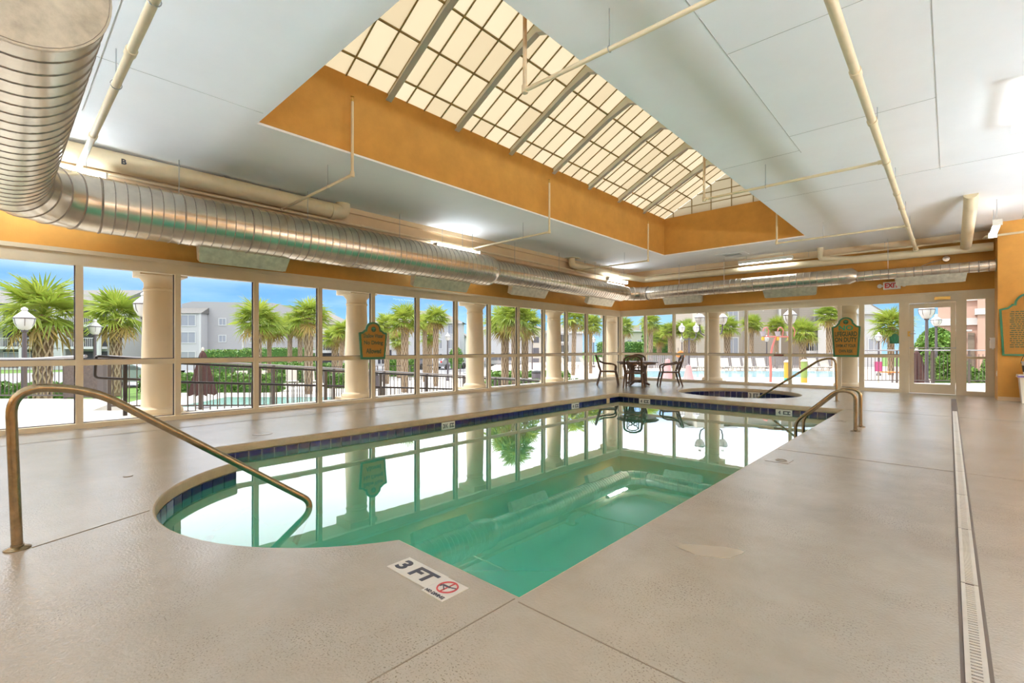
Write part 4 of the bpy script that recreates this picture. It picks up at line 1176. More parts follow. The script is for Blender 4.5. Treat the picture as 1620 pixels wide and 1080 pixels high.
guard('ramp_railing', 'brown picket railing on the outer side of the ramp', (-12.25, 1.5), (-12.25, 15.5), -.02, -1.19, 1.06, (1.06,), 9, (0, 1), (.08, .98), railm='rail_grey')
guard('terrace_fence', 'brown picket fence at the edge of the sunlit terrace', (-20.6, -3.45), (-15.62, 1.10), 0, 0, .93, (.90,), 7, (0, 1), (.07, .90), step=.10, postm='rail_brown', railm='rail_brown')
fp = empty('fence_panel', (-15.3, 1.38, 0)); tag(fp, 'solid dark brown fence panel beside the terrace pickets', 'fence')
MB().box(-.42, -.02, -.03, .03, .02, .95).build('board', 'fence_panel', fp, rot=(0, 0, R(42.4))); MB().box(.0, .40, -.03, .03, .02, .95).build('board', 'fence_panel', fp, rot=(0, 0, R(42.4)))
MB().box(.42, .56, -.07, .07, -.02, 1.02).build('post', 'rail_brown', fp, rot=(0, 0, R(42.4)))
g_ = empty('terrace_handrail', (-13.2, -.6, 0)); tag(g_, 'grey tubular handrail rising across the terrace', 'handrail')
MB().tube([(-4.5, -2.7, .98), (-.4, 1.1, .98), (1.0, 1.75, 1.05)], .03, 10).build('rail_tube', 'rail_grey', g_, True)
guard('terrace_railing', 'brown picket railing outside the window beside the door', (-2.25, 20.6), (-.45, 22.05), 0, 0, 1.12, (1.13,), 2, (0, 1), (.08, 1.0), step=.12, railm='rail_grey')
guard('terrace_railing', 'brown picket railing outside the glass door', (-.40, 22.1), (1.4, 23.4), 0, 0, 1.12, (1.13,), 2, (0, 1), (.08, 1.0), step=.12, railm='rail_grey')
guard('pool_fence', 'dark fence behind the white loungers below the ramp', (-34.6, 8.6), (-30.2, 18.5), ZLO, ZLO, 1.15, (1.12, .25), 6, (0, 1), (.1, 1.1), step=.25, rr=.02)
guard('pool_fence', 'dark fence between mid-distance palms and parking lot', (-30.0, 18.8), (-26.0, 30.0), ZLO, ZLO, 1.15, (1.12, .25), 6, (0, 1), (.1, 1.1), step=.3, rr=.02)

# ------------------------------------------------------------------ palms
def frond_mesh(seed, droop, m):
    rng = random.Random(seed); mb = MB()
    mb.tube([(0, 0, 0), (.25, 0, .03), (.46, 0, .0)], [.022, .016, .010], 4)
    n = 23
    for i in range(n):
        a = R(-118 + 236 * i / (n - 1)) + rng.uniform(-.05, .05)
        L = (.62 - .10 * abs(i - (n - 1) / 2) / n) * rng.uniform(.85, 1.08)
        w = .025
        c, s = math.cos(a), math.sin(a)
        def q(r, off, z): return (.44 + r * c - off * s, r * s + off * c, z)
        d1, d2 = -droop * .10 * rng.uniform(.6, 1.4), -droop * .30 * rng.uniform(.5, 1.5)
        lift = .05 * abs(math.sin(a))
        mb.add([q(.0, -.008, 0), q(.0, .008, 0), q(L * .55, w, d1 + lift), q(L * .55, -w, d1 + lift), q(L * .55, 0, d1 + lift - .02), q(L, 0, d2 + lift)],
               [(0, 4, 3), (0, 1, 4), (1, 2, 4), (3, 4, 5), (4, 2, 5)])
    return mb.mesh('frond', m)
FR = [frond_mesh(1, .5, 'frond'), frond_mesh(2, .8, 'frond'), frond_mesh(3, 1.1, 'frond')]
FO = frond_mesh(4, 1.5, 'frond_old')
def trunk_mesh(boots):
    mb = MB(); rng = random.Random(5)
    mb.lathe([(1.0, 0), (.9, .1), (.86, .5), (.92, .85), (1.1, .97), (.5, 1.02), (0, 1.03)], 12)
    if boots:
        rows_ = 13
        for i in range(rows_):
            for j in range(8):
                a = 2 * PI * (j + .5 * (i % 2)) / 8 + rng.uniform(-.08, .08)
                z = .04 + .93 * i / rows_; dz = .095; rr = .84 + .1 * i / rows_
                for sgn in (-1, 1):
                    a1 = a + sgn * .36
                    p = lambda ang, r_, zz: (r_ * math.cos(ang), r_ * math.sin(ang), zz)
                    mb.add([p(a - sgn * .02, rr, z), p(a - sgn * .02, rr + .20, z + .012), p(a1, rr + .30, z + dz), p(a1, rr + .05, z + dz), p(a + sgn * .13, rr + .2, z - .004), p(a1 + sgn * .12, rr + .28, z + dz * .85)],
                           [(0, 1, 2, 3), (1, 4, 5, 2), (0, 4, 1), (3, 2, 5), (0, 3, 5, 4)], 1)
    return mb.mesh('trunk', ['trunk', 'trunk_boot'])
TRK, TRS = trunk_mesh(True), trunk_mesh(False)
def palm(x, y, zc, rad, label, zg, tr=.22, boots=True, lean=0.0, n=28):
    e = empty('fan_palm', (x, y, zg), random.uniform(0, 6.28)); tag(e, label, 'palm tree', 'fan palms outside the windows')
    H = zc - zg
    tk = link('trunk', TRK if boots else TRS, e, (-lean, 0, 0), (0, math.atan2(lean, H), 0), (tr, tr, H - .12 * rad))
    for i in range(n):
        t_ = (i + .5) / n
        el = R(84) - R(124) * t_ ** .92 + random.uniform(-.12, .12)
        az = i * 2.39996 + random.uniform(-.2, .2)
        me = FR[i % 3] if t_ < .88 else FO
        s = rad * random.uniform(.92, 1.12)
        link('frond', me, e, (0, 0, H - .05 * rad), (random.uniform(-.25, .25), -el, az), (s, s, s))
L_, F_ = ZLO, ZFO
PALMS = [
 (-23.9, 1.1, 2.50, 1.32, 'stout fan palm behind the lamp post beside the balcony apartments', L_, .26),
 (-31.0, 4.05, 2.80, 1.35, 'fan palm with slim booted trunk between lamp posts and first column', L_, .24),
 (-25.75, 8.9, 2.62, 1.15, 'booted fan palm at the window mullion past the maroon umbrella', L_, .20),
 (-28.5, 10.5, 2.35, 1.0, 'smaller fan palm with thin trunk beside the white post', L_, .11),
 (-46.0, 18.8, 3.3, 1.3, 'slender far palm behind the parked white car, first of a pair', L_, .20),
 (-45.4, 19.5, 3.2, 1.3, 'slender far palm behind the parked white car, second of a pair', L_, .20),
 (-24.8, 11.1, 2.85, 1.12, 'thick booted fan palm before the cream gabled house', L_, .21),
 (-36.2, 18.3, 2.0, 1.05, 'low bushy palm left of the second column', L_, .22),
 (-33.8, 17.8, 2.5, 1.0, 'leaning palm touching the second column', L_, .17),
 (-21.9, 15.1, 2.75, .98, 'stout booted palm right of the shallow water sign', L_, .19),
 (-27.9, 17.8, 2.75, .95, 'palm half hidden by the shallow water sign', L_, .17),
 (-32.4, 21.8, 1.85, .9, 'short palm behind the stout palm near the warning sign', L_, .2),
 (-23.9, 18.8, 3.10, .88, 'tall booted palm before the white apartment block', L_, .17),
 (-33.8, 25.9, 2.2, .95, 'low palm with brown trunk before parked cars', L_, .24),
 (-27.7, 20.8, 3.0, .85, 'pale palm crown behind the window mullion before white apartments', L_, .15),
 (-15.15, 15.95, 2.35, .98, 'shaggy palm next to the third column', L_, .17),
 (-13.5, 14.8, 2.55, .85, 'palm rising above its shaggy neighbour past the third column', L_, .13),
 (-15.8, 18.1, 2.4, .95, 'palm left of the slim lamp before the grey block', L_, .17),
 (-18.6, 26.4, 3.2, 1.15, 'leaning golden trunk palm right of the fourth column', F_, .2),
 (-18.9, 28.8, 2.9, 1.1, 'yellow green palm behind the slim lamp near the corner column', F_, .18),
 (-22.8, 40.2, 3.2, 1.35, 'palm behind the patio table next to the corner column', F_, .26),
 (-19.9, 40.1, 3.5, 1.25, 'tall grey trunked palm above the right-side patio chair', F_, .28),
 (-22.5, 47.3, 2.25, 1.35, 'low wide palm beyond the tall grey trunked palm', F_, .35),
 (-20.8, 46.2, 3.0, 1.2, 'dark palm at the mullion beyond the patio table', F_, .3),
 (-19.4, 46.7, 3.15, 1.4, 'broad palm crown behind the twin globe lamp', F_, .3),
 (-16.7, 41.8, 2.64, 1.2, 'palm behind the twin lamp post', F_, .34),
 (-14.8, 44.8, 3.1, 1.35, 'thick pale trunk palm before the tan siding windows', F_, .36),
 (-14.1, 49.6, 3.5, 1.25, 'tufted palm before the plain tan siding', F_, .26),
 (-12.6, 52.3, 3.4, 1.2, 'palm behind the bucket fountain', F_, .25),
 (-9.1, 46.0, 2.55, 1.45, 'low spreading palm before the small white balcony', F_, .36),
 (-8.0, 51.1, 4.2, 1.45, 'tall pale palm left of the lifeguard sign', F_, .34),
 (-2.9, 40.8, 2.75, 1.5, 'palm right of the lifeguard sign behind the terrace railing', F_, .26),
]
for i, p in enumerate(PALMS):
    palm(*p[:3], p[3] * (1.12 if p[5] == ZLO else .95), p[4], p[5], p[6] * (.92 if p[5] == ZLO else .66), lean=.35 if 'leaning' in p[4] else 0.0)

# ------------------------------------------------------------------ lamp posts
def lantern(e, c, s=1.0, name='lantern'):
    """acorn globe with dark collar band and crown, bottom at c"""
    g = MB().lathe([(.07, 0), (.12, .04), (.185, .16), (.205, .27), (.195, .33), (.16, .37), (.10, .43), (.06, .47), (.05, .49), (.07, .51), (.06, .55), (.02, .58), (0, .585)], 18).build('globe', 'globe', e, True, loc=c)
    g.scale = (s, s, s)
    MB().tube([(.207 * math.cos(2 * PI * i / 20), .207 * math.sin(2 * PI * i / 20), .30) for i in range(20)], .014, 6, closed=True).build('band', 'lamp_post', g, True)
    for a in range(6):
        c_, s_ = math.cos(a * PI / 3), math.sin(a * PI / 3)
        MB().tube([(.075 * c_, .075 * s_, 0), (.19 * c_, .19 * s_, .16), (.21 * c_, .21 * s_, .29)], .006, 5).build('rib', 'lamp_post', g, True)
    return g
def lamp_post(x, y, zc, zg, label, arms=0.0, s=1.0, dirv=(0.735, 0.678)):
    e = empty('lamp_post', (x, y, zg)); tag(e, label, 'lamp post', 'globe lamp posts')
    H = zc - zg - .28 * s
    top = H if not arms else H - .35
    MB().lathe([(.14, 0), (.14, .12), (.09, .2), (.065, .35), (.05, top - .3), (.045, top - .06), (.075, top - .04), (.075, top)], 14).build('pole', 'lamp_post', e, True)
    if not arms: lantern(e, (0, 0, H), s)
    else:
        for sg in (-1, 1):
            dx, dy = dirv[0] * arms * sg, dirv[1] * arms * sg
            MB().tube([(0, 0, top - .05), (dx * .5, dy * .5, top - .12), (dx * .9, dy * .9, top), (dx, dy, top + .2), (dx, dy, H + .02)], .03, 8).build('arm', 'lamp_post', e, True)
            lantern(e, (dx, dy, H), s)
lamp_post(-17.92, .48, 1.97, L_, 'white globe lamp post before the first palm', s=1.05)
lamp_post(-23.84, 2.50, 2.0, L_, 'smaller white globe lamp post between the first two palms')
lamp_post(-14.35, 2.41, 2.25, L_, 'globe lamp half hidden behind the first column', s=1.05)
lamp_post(-27.2, 22.5, 2.05, L_, 'slim globe lamp post before the white apartment windows')
lamp_post(-25.9, 30.6, 2.1, L_, 'slim globe lamp post before the grey block right of shaggy palms')
lamp_post(-24.8, 38.3, 2.03, F_, 'slim globe lamp post near the corner column')
lamp_post(-18.65, 44.0, 2.03, F_, 'distant globe lamp below the twin lamp')
lamp_post(-11.9, 46.2, 2.05, F_, 'distant globe lamp behind the bucket fountain')
lamp_post(-3.4, 39.1, 1.95, F_, 'globe lamp post right of the lifeguard sign')
lamp_post(-4.32, 19.82, 2.40, F_, 'large globe lamp cut by the mullion near the bucket fountain', s=1.1)
lamp_post(-.62, 23.4, 2.62, L_, 'large globe lamp seen through the top of the glass door', s=1.15)
lamp_post(-.47, 30.8, 2.55, F_, 'smaller globe lamp behind the large one at the glass door')
lamp_post(-11.7, 28.65, 2.45, F_, 'twin globe lamp with dark square post behind the patio chairs', .44, .95)
lamp_post(-7.20, 19.88, 2.44, F_, 'near twin globe lamp partly hidden by the column behind the hot tub', .47, .95)

# ------------------------------------------------------------------ hedges and shrubs
def leafy(name, label, loc, L, D, H, rz, n, cat='hedge', leaf=.12, round_=False):
    e = empty(name, loc, rz); tag(e, label, cat, 'green hedges and shrubs')
    rng = random.Random(hash(label) % 10000 if False else len(label) * 31 + int(abs(loc[0]) * 10))
    if round_: MB().lathe([(0, H * .06), (L * .38, H * .12), (L * .42, H * .5), (L * .3, H * .82), (0, H * .92)], 12).build('core', 'leaf_core', e)
    else: MB().box(-L / 2 + .08, L / 2 - .08, -D / 2 + .08, D / 2 - .08, 0, H - .1).build('core', 'leaf_core', e)
    mb = MB()
    for i in range(n):
        if round_:
            a, u = rng.uniform(0, 2 * PI), rng.uniform(-.2, 1)
            rr = math.sqrt(max(0, 1 - max(0, u) ** 2)) * rng.uniform(.85, 1.05)
            p = Vector((L / 2 * rr * math.cos(a), D / 2 * rr * math.sin(a), H * (.45 + .52 * u)))
        else:
            f = rng.random()
            x, y, z = rng.uniform(-L / 2, L / 2), rng.uniform(-D / 2, D / 2), rng.uniform(0, H)
            if f < .45: y = -D / 2 + rng.uniform(-.06, .1)
            elif f < .9: z = H + rng.uniform(-.12, .08)
            else: x = rng.choice((-L / 2, L / 2))
            p = Vector((x, y, z))
        a = Vector((rng.uniform(-1, 1), rng.uniform(-1, 1), rng.uniform(-1, 1))).normalized() * leaf
        b_ = Vector((rng.uniform(-1, 1), rng.uniform(-1, 1), rng.uniform(-1, 1))).cross(a).normalized() * leaf * .45
        mb.add([p - a, p + b_, p + a, p - b_], [(0, 1, 2, 3)])
    mb.build('foliage', 'leaf', e)['kind'] = 'stuff'
YAW = R(42.68)
leafy('hedge', 'clipped green hedge behind the terrace fence', (-28.2, -.4, L_), 7, 1.2, .95, YAW, 1500)
leafy('hedge', 'clipped green hedge behind the maroon umbrella', (-30.0, 8.1, L_), 7.5, 1.1, .95, YAW, 1500)
leafy('hedge', 'bright green hedge under the grey apartment windows', (-46.7, 14.2, L_), 4.6, 1.6, 2.2, YAW, 1000)
leafy('hedge', 'green hedge behind the parked white car', (-58, 22.6, L_), 8, 1.6, 2.4, YAW, 900)
leafy('hedge', 'dark green hedge behind the loungers', (-34.2, 13.8, L_), 4, 1.0, 1.3, YAW, 900)
leafy('hedge', 'yellow green hedge left of the second column', (-40, 21.4, L_), 4.5, 1.5, 1.0, YAW, 900)
leafy('hedge', 'green hedge behind the second column', (-27.0, 14.5, L_), 2.4, 1.0, .8, YAW, 700)
leafy('hedge', 'small hedge beside the stout palm', (-34.5, 23.5, L_), 2.5, 1.2, 1.5, YAW, 600)
leafy('hedge', 'low hedge beside the ramp under the shaggy palms', (-15.2, 18.6, L_), 5.5, 1.2, .75, YAW, 1400)
leafy('hedge', 'low hedge between third column and lamp', (-19.4, 22.6, L_), 5.0, 1.4, .9, YAW, 1200)
leafy('shrub', 'round green shrub beside the white apartment lamp', (-38.5, 33.0, L_), 1.6, 1.6, 2.6, 0, 500, 'shrub', round_=True)
leafy('shrub', 'green shrub below the glass door view', (.55, 25.0, L_), 1.0, 1.0, 1.7, 0, 2200, 'shrub', .09, True)
leafy('shrub', 'bright green shrub beside the pink building', (.0, 27.6, F_), 1.5, 1.4, 1.5, 0, 2000, 'shrub', .11, True)
leafy('shrub', 'leafy tree behind the lamps at the glass door', (-.5, 32.3, F_), 1.7, 1.6, 2.9, 0, 2600, 'shrub', .14, True)
leafy('shrub', 'narrow green shrub outside the sidelight', (1.25, 27.5, L_), .7, .7, 2.2, 0, 900, 'shrub', .07, True)
leafy('shrub', 'far green tree line behind the cream tower', (-34, 62, F_), 9, 4, 2.6, YAW, 1400, 'shrub', .2, False)
leafy('shrub', 'far dark green trees behind the twin lamp', (-24, 60, F_), 12, 4, 4.6, YAW, 2600, 'shrub', .22, False)

# ------------------------------------------------------------------ buildings; local x along the facade, y away from the viewer
def window(e, x, z, w, h, y=0.0, m='pane_grey'):
    f = MB().box(x - w / 2 - .1, x + w / 2 + .1, y - .06, y, z - .1, z).box(x - w / 2 - .1, x + w / 2 + .1, y - .06, y, z + h, z + h + .1).box(x - w / 2 - .1, x - w / 2, y - .06, y, z, z + h).box(x + w / 2, x + w / 2 + .1, y - .06, y, z, z + h).box(x - .03, x + .03, y - .05, y, z, z + h).build('window', 'trim_white', e)
    MB().box(x - w / 2, x + w / 2, y - .025, y - .005, z, z + h).build('pane', m, f)
balb = MB().box(-.02, .02, -.02, .02, 0, 1).mesh('baluster', 'trim_white')
def balcony(e, x0, x1, z, y=0.0, depth=1.3, h=2.0):
    MB().box(x0, x1, y - .02, y + .01, z, z + h).build('opening', 'opening_dark', e)
    b_ = MB().box(x0, x1, y - depth, y, z - .28, z).build('balcony', 'trim_white', e)
    MB().box(x0, x1, y - depth, y - depth + .06, z + .92, z + 1.0).build('balcony_rail', 'trim_white', b_)
    n = int((x1 - x0) / .22)
    for i in range(n + 1): link('baluster', balb, b_, (x0 + (x1 - x0) * i / n, y - depth + .03, z), (0, 0, 0), (1, 1, .92))
def house(name, label, loc, rz, w, d, h, wall, roof, rm='roof_grey', rise=1.5, over=.4):
    e = empty(name, loc, rz); tag(e, label, 'building', 'apartment buildings outside')
    MB().box(-w / 2, w / 2, 0, d, 0, h).build('wall', wall, e)
    o = over
    if roof == 'side':        # ridge parallel to facade
        MB().prism([(-o, h), (d / 2, h + rise), (d + o, h)], -w / 2 - o, w / 2 + o, 'x').build('roof', rm, e)
    elif roof == 'gable':     # ridge away from viewer
        MB().prism([(-w / 2 - o, h), (0, h + rise), (w / 2 + o, h)], -o, d + o, 'y').build('roof', rm, e)
        MB().prism([(-w / 2, h), (0, h + rise * .93), (w / 2, h)], -o - .02, -o + .02, 'y').build('gable', wall, e)
    elif roof == 'hip':
        k = min(d, w) / 2
        vs = [(-w / 2 - o, -o, h), (w / 2 + o, -o, h), (w / 2 + o, d + o, h), (-w / 2 - o, d + o, h), (-w / 2 + k, d / 2, h + rise), (w / 2 - k, d / 2, h + rise)]
        MB().add(vs, [(0, 1, 5, 4), (1, 2, 5), (2, 3, 4, 5), (3, 0, 4), (3, 2, 1, 0)]).build('roof', rm, e)
        MB().box(-w / 2 - o, w / 2 + o, -o, -o + .05, h - .22, h).build('fascia', 'trim_white', e)
    elif roof == 'mono':      # slopes up to one end
        MB().prism([(-w / 2, h - .01), (w / 2, h - .01), (w / 2, h + rise * .8), (-w / 2 + w * .12, h + rise), (-w / 2, h + rise * .7)], 0, d, 'y').build('parapet', wall, e)
    return e
A = house('apartment_block', 'grey three storey apartment block with white balconies', (-78.3, 2.6, L_), YAW, 19, 9, 7.6, 'siding_grey', 'side', 'roof_grey', 2.1)
for z in (.15, 2.6, 5.1):
    balcony(A, -9.2, -3.6, z, h=2.0); balcony(A, -3.2, 3.6, z, h=2.0); balcony(A, 5.0, 8.9, z, h=1.9)
    MB().box(3.7, 4.7, -1.3, 0, z - .28, z + 2.3).build('pier', 'siding_white', A)
for x in (-8.4, -3.4, .2, 4.95, 9.0): MB().box(x - .15, x + .15, -1.4, -1.1, 0, 7.4).build('pier', 'trim_white', A)
window(A, -1.5, .6, 3.0, 1.3, -.03); window(A, -7, .6, 2.4, 1.3, -.03)
B = house('apartment_block', 'grey block with small square windows behind the maroon umbrella', (-66.8, 19.6, L_), YAW, 11.5, 8, 7.3, 'siding_grey', 'mono', rise=1.0)
w_ = MB().box(-5.9, -2.5, -1.4, 0, 0, 6.7).build('wing', 'siding_white', B)
MB().prism([(-1.6, 6.7), (0, 7.5), (0, 6.7)], -6.1, -2.3, 'x').build('wing_roof', 'roof_grey', B)
for x in (-5.9, -2.5, 2.0): MB().box(x - .12, x + .12, -1.46 if x < 0 else -.08, -1.38 if x < 0 else 0, 0, 6.7).build('corner_trim', 'trim_white', B)
for z in (.7, 3.1, 5.2):
    window(B, -3.95, z, 1.7, 1.25, -1.4); window(B, -.6, z + .15, .8, .75); window(B, 3.6, z, 1.5, 1.0)
C = house('cream_house', 'cream gabled house behind the thick booted palm', (-69.4, 30.7, L_), YAW, 9.6, 8, 5.9, 'siding_cream', 'gable', 'roof_tan', 2.5)
for x, z in ((-2.2, 1.9), (2.2, 1.9), (-2.2, .2), (2.6, .2)): window(C, x, z, .9, 1.3)
D = house('white_house', 'low white house with pale green eaves left of the second column', (-47.8, 24.3, L_), YAW, 4.4, 5, 4.1, 'siding_cream', 'hip', 'roof_tan', .9)
balcony(D, -2.0, -.4, 2.2, h=1.4); MB().box(-1.4, .6, -.03, .02, 0, 1.9).build('garage_opening', 'opening_dark', D); window(D, 1.4, 2.6, .9, 1.1)
Eb = house('apartment_block', 'white three storey block with hipped roof right of the shallow water sign', (-53.6, 39.0, L_), YAW, 11.6, 6, 6.0, 'siding_white', 'hip', 'roof_tan', 1.75)
for x in (3.0, 4.6, 1.2): 
    for z in (.5, 2.4, 4.4): window(Eb, x, z, .75, 1.15, m='pane_dark' if z < 1 else 'pane_grey')
MB().box(-5.5, -3.4, -.04, .02, .3, 2.2).build('porch_opening', 'opening_dark', Eb)
for i in range(5): MB().box(-5.5 + i * .5, -5.4 + i * .5, -.1, -.03, .2, 2.3).build('porch_post', 'trim_white', Eb)
Fb = house('apartment_block', 'narrow white gable end with dark balcony openings by the third column', (-57.2, 49.2, L_), YAW, 2.6, 8, 4.2, 'siding_white', 'gable', 'roof_tan', 1.1)
for z in (.6, 2.6): balcony(Fb, -.9, .9, z, h=1.3, depth=.6)
Gb = house('apartment_block', 'pale grey block with hip roof behind the shaggy palms', (-40.6, 44.0, L_), YAW, 7.6, 9, 4.9, 'siding_white', 'hip', 'roof_tan', 1.5)
MB().box(2.4, 3.8, -.5, 0, 0, 4.9).build('stair_bay', 'siding_cream', Gb)
for z in (.4, 1.7, 3.1): MB().box(2.65, 3.4, -.53, -.49, z, z + .75).build('bay_opening', 'pane_dark', Gb)
for x in (-2.6, -.6): window(Gb, x, .8, .8, 1.1)
G2 = house('apartment_block', 'white apartment block glimpsed left of the fourth column', (-38.0, 51.5, L_), YAW, 5, 8, 4.6, 'siding_white', 'hip', 'roof_tan', 1.2)
for z in (.4, 1.9, 3.3): balcony(G2, -1.2, .6, z, h=1.0, depth=.7)
K = house('cream_tower', 'distant stepped cream building above the patio table', (-41.5, 78.0, L_), YAW, 4.4, 5, 5.6, 'siding_cream', 'hip', 'roof_tan', .5)
MB().box(-5.2, -2.2, 0, 5, 0, 3.4).build('wing', 'siding_cream', K); MB().box(-1.4, .8, .5, 3, 5.6, 6.6).build('turret', 'siding_cream', K)
for x in (-1.2, .6): window(K, x, 3.0, .7, .9)
H = house('tan_apartment_block', 'tan siding apartment block beyond the outdoor pool', (-14.2, 55.5, F_), YAW, 16, 6, 7.3, 'siding_tan', 'side', 'roof_grey', .7)
MB().box(-8.0, -5.2, -1.2, 0, 0, 7.3).build('wing', 'siding_cream', H)
MB().box(1.2, 3.2, -.25, 0, 0, 7.3).build('recess_panel', 'siding_brown', H); MB().box(1.05, 1.25, -.3, 0, 0, 7.3).build('corner_trim', 'trim_white', H); MB().box(-2.55, -2.35, -.1, 0, 0, 7.3).build('corner_trim', 'trim_white', H)
for z in (1.2, 4.2):
    window(H, -3.7, z, 1.0, 1.7); window(H, -6.6, z - .4, 1.0, 1.5, -1.2, 'pane_grey'); window(H, 5.4, z + .4, .8, 1.2)
balcony(H, 3.9, 6.6, 1.55, h=1.6, depth=.9)
MB().prism([(-1.3, 4.0), (0, 4.7), (0, 4.0)], 4.6, 7.2, 'x').build('canopy_roof', 'roof_tan', H)
I = house('white_house', 'white sided house with pale sloping roof right of the lifeguard sign', (-6.3, 56.8, F_), YAW, 4.0, 3.4, 5.1, 'siding_white', 'gable', 'roof_tan', 1.35)
window(I, 1.2, 1.5, 1.0, 1.2)
J = house('pink_building', 'salmon pink stucco building with white bands outside the door', (1.9, 34.0, F_), 0.0, 4.7, 3, 9.0, 'stucco_pink', 'side', 'roof_tan', 1.5)
for z in (3.0, 4.25): MB().box(-2.35, 1.0, -.12, 0, z, z + .36).build('band', 'trim_white', J)
MB().box(-.85, .0, -.5, .02, 0, 9.0).build('pilaster', 'stucco_pink', J); MB().box(-.95, .1, -.58, 0, 3.5, 3.8).build('band', 'trim_white', J)
MB().box(-1.2, -.95, -.06, .02, .3, 2.6).build('door_recess', 'siding_brown', J)
MB().tube(fillet([(-1.75, -.2, 3.0), (-1.75, -.2, 2.7), (-1.05, -.2, 2.7)], .2), .05, 8).build('downpipe', 'trim_white', J)

# ------------------------------------------------------------------ cars
def car(label, loc, rz, m, suv=True):
    e = empty('parked_car', loc, rz); tag(e, label, 'car', 'parked cars')
    h = 1.75 if suv else 1.45
    prof = [(-2.35, .35), (-2.4, .75), (-2.3, 1.0), (-1.95, h - .1), (-1.7, h), (.35, h), (.75, h - .12), (1.35, 1.05), (2.15, .95), (2.4, .75), (2.4, .35)]
    MB().prism(prof, -.85, .85, 'y').build('body', m, e)
    for s in (-1, 1):
        y = s * .86
        for x0, x1, x2, x3 in ((-1.85, -1.65, -.85, -.85), (-.75, -.75, .25, .25), (.35, .35, .62, 1.1)):
            MB().prism([(x0, 1.08), (x1, h - .14), (x2, h - .14), (x3, 1.08)], y - .01, y + .01, 'y').build('side_window', 'pane_dark', e)
        for x in (-1.5, 1.5): MB().lathe([(0, -.1), (.33, -.1), (.34, 0), (.33, .1), (0, .1)], 16).build('wheel', 'tyre', e, loc=(x, s * .80, .34), rot=(R(90), 0, 0))
    MB().hexa([(-2.28, -.7, 1.08), (-2.28, .7, 1.08), (-2.26, .7, 1.1), (-2.26, -.7, 1.1)], [(-2.02, -.65, h - .16), (-2.02, .65, h - .16), (-2.0, .65, h - .14), (-2.0, -.65, h - .14)]).build('rear_window', 'pane_dark', e)
    for s in (-1, 1): MB().box(-2.42, -2.36, s * .72 - .1, s * .72 + .1, .8, 1.0).build('tail_light', 'red', e)
car('white estate car parked behind the loungers near the hedge', (-60.9, 25.4, L_), YAW, 'car_white')
car('white car partly hidden by the maroon umbrella', (-52.6, 12.8, L_), YAW + .3, 'car_white', False)
car('silver car parked behind the palm trunk near white apartments', (-44.7, 33.6, L_), YAW + 1.0, 'car_silver', False)
car('second silver car beside the white apartment block', (-42.6, 35.6, L_), YAW + 1.0, 'car_silver', False)
car('silver car glimpsed through the railing by the first column', (-37.8, 5.9, L_), YAW, 'car_silver', False)
car('dark windowed silver car behind the slim lamp right of shaggy palms', (-36.5, 38.5, L_), YAW, 'car_silver')

# ------------------------------------------------------------------ pool furniture outside
def make_lounger():
    e = empty('sun_lounger')
    MB().box(-.03, .03, -.95, .35, .28, .33).build('side_frame', 'lounge_white', e, loc=(-.3, 0, 0)); MB().box(-.03, .03, -.95, .35, .28, .33).build('side_frame', 'lounge_white', e, loc=(.3, 0, 0))
    sm = MB().box(-.3, .3, -.055, .055, -.012, .012).mesh('strap', 'lounge_white')
    for i in range(9): link('strap', sm, e, (0, -.88 + i * .14, .33))
    bk_ = MB().beam((-.3, .33, .31), (-.3, .75, 1.0), .05, .05).beam((.3, .33, .31), (.3, .75, 1.0), .05, .05).build('backrest_frame', 'lounge_white', e)
    for i in range(7):
        t_ = (i + .5) / 7
        link('strap', sm, bk_, (0, .33 + .42 * t_, .31 + .69 * t_), (R(58), 0, 0))
    for x in (-.28, .28):
        for y in (-.8, .25): MB().box(x - .025, x + .025, y - .025, y + .025, 0, .29).build('leg', 'lounge_white', e)
    return e
lg = make_lounger(); first = True
LOUNGERS = [
 (-31.8, 10.1, L_, .5, 'white strap lounger nearest the maroon umbrella'), (-31.2, 11.3, L_, .5, 'white strap lounger behind the railing, second from the maroon umbrella'),
 (-31.0, 12.8, L_, .5, 'white strap lounger below the parked white car'), (-30.2, 13.6, L_, .5, 'white strap lounger at the thick booted palm'),
 (-27.4, 31.5, L_, 1.4, 'white lounger beside the dark bin right of shaggy palms'), (-25.0, 32.4, L_, 1.9, 'white lounger lying flat near the slim lamp'),
 (-24.9, 34.4, F_, 1.0, 'white lounger behind the leaning golden palm'), (-23.6, 35.6, F_, 1.0, 'white lounger left of the lamp near the corner column'), (-22.3, 36.8, F_, 1.0, 'white lounger beside the corner column'),
 (-15.2, 38.2, F_, -.2, 'white lounger behind the twin lamp post'), (-14.6, 38.7, F_, -.2, 'white lounger left of the column behind the hot tub'),
 (-13.3, 39.9, F_, -.2, 'white lounger right of the column behind the hot tub'), (-12.6, 40.6, F_, -.2, 'white lounger left of the window mullion beyond the pool'),
 (-11.9, 41.2, F_, -.2, 'white lounger crossed by the mullion beyond the pool'), (-11.1, 41.9, F_, -.2, 'white lounger left of the bucket fountain pole'),
 (-8.0, 44.9, F_, -.2, 'white lounger behind the green bollard'), (-7.3, 45.5, F_, -.2, 'white lounger left of the lifeguard sign'),
]
for x, y, z, a, lab in LOUNGERS:
    o = lg if first else copy_thing(lg, (0, 0, 0), 0)
    first = False
    o.location = (x, y, z); o.rotation_euler = (0, 0, YAW + a); tag(o, lab, 'lounger', 'white pool loungers outside')
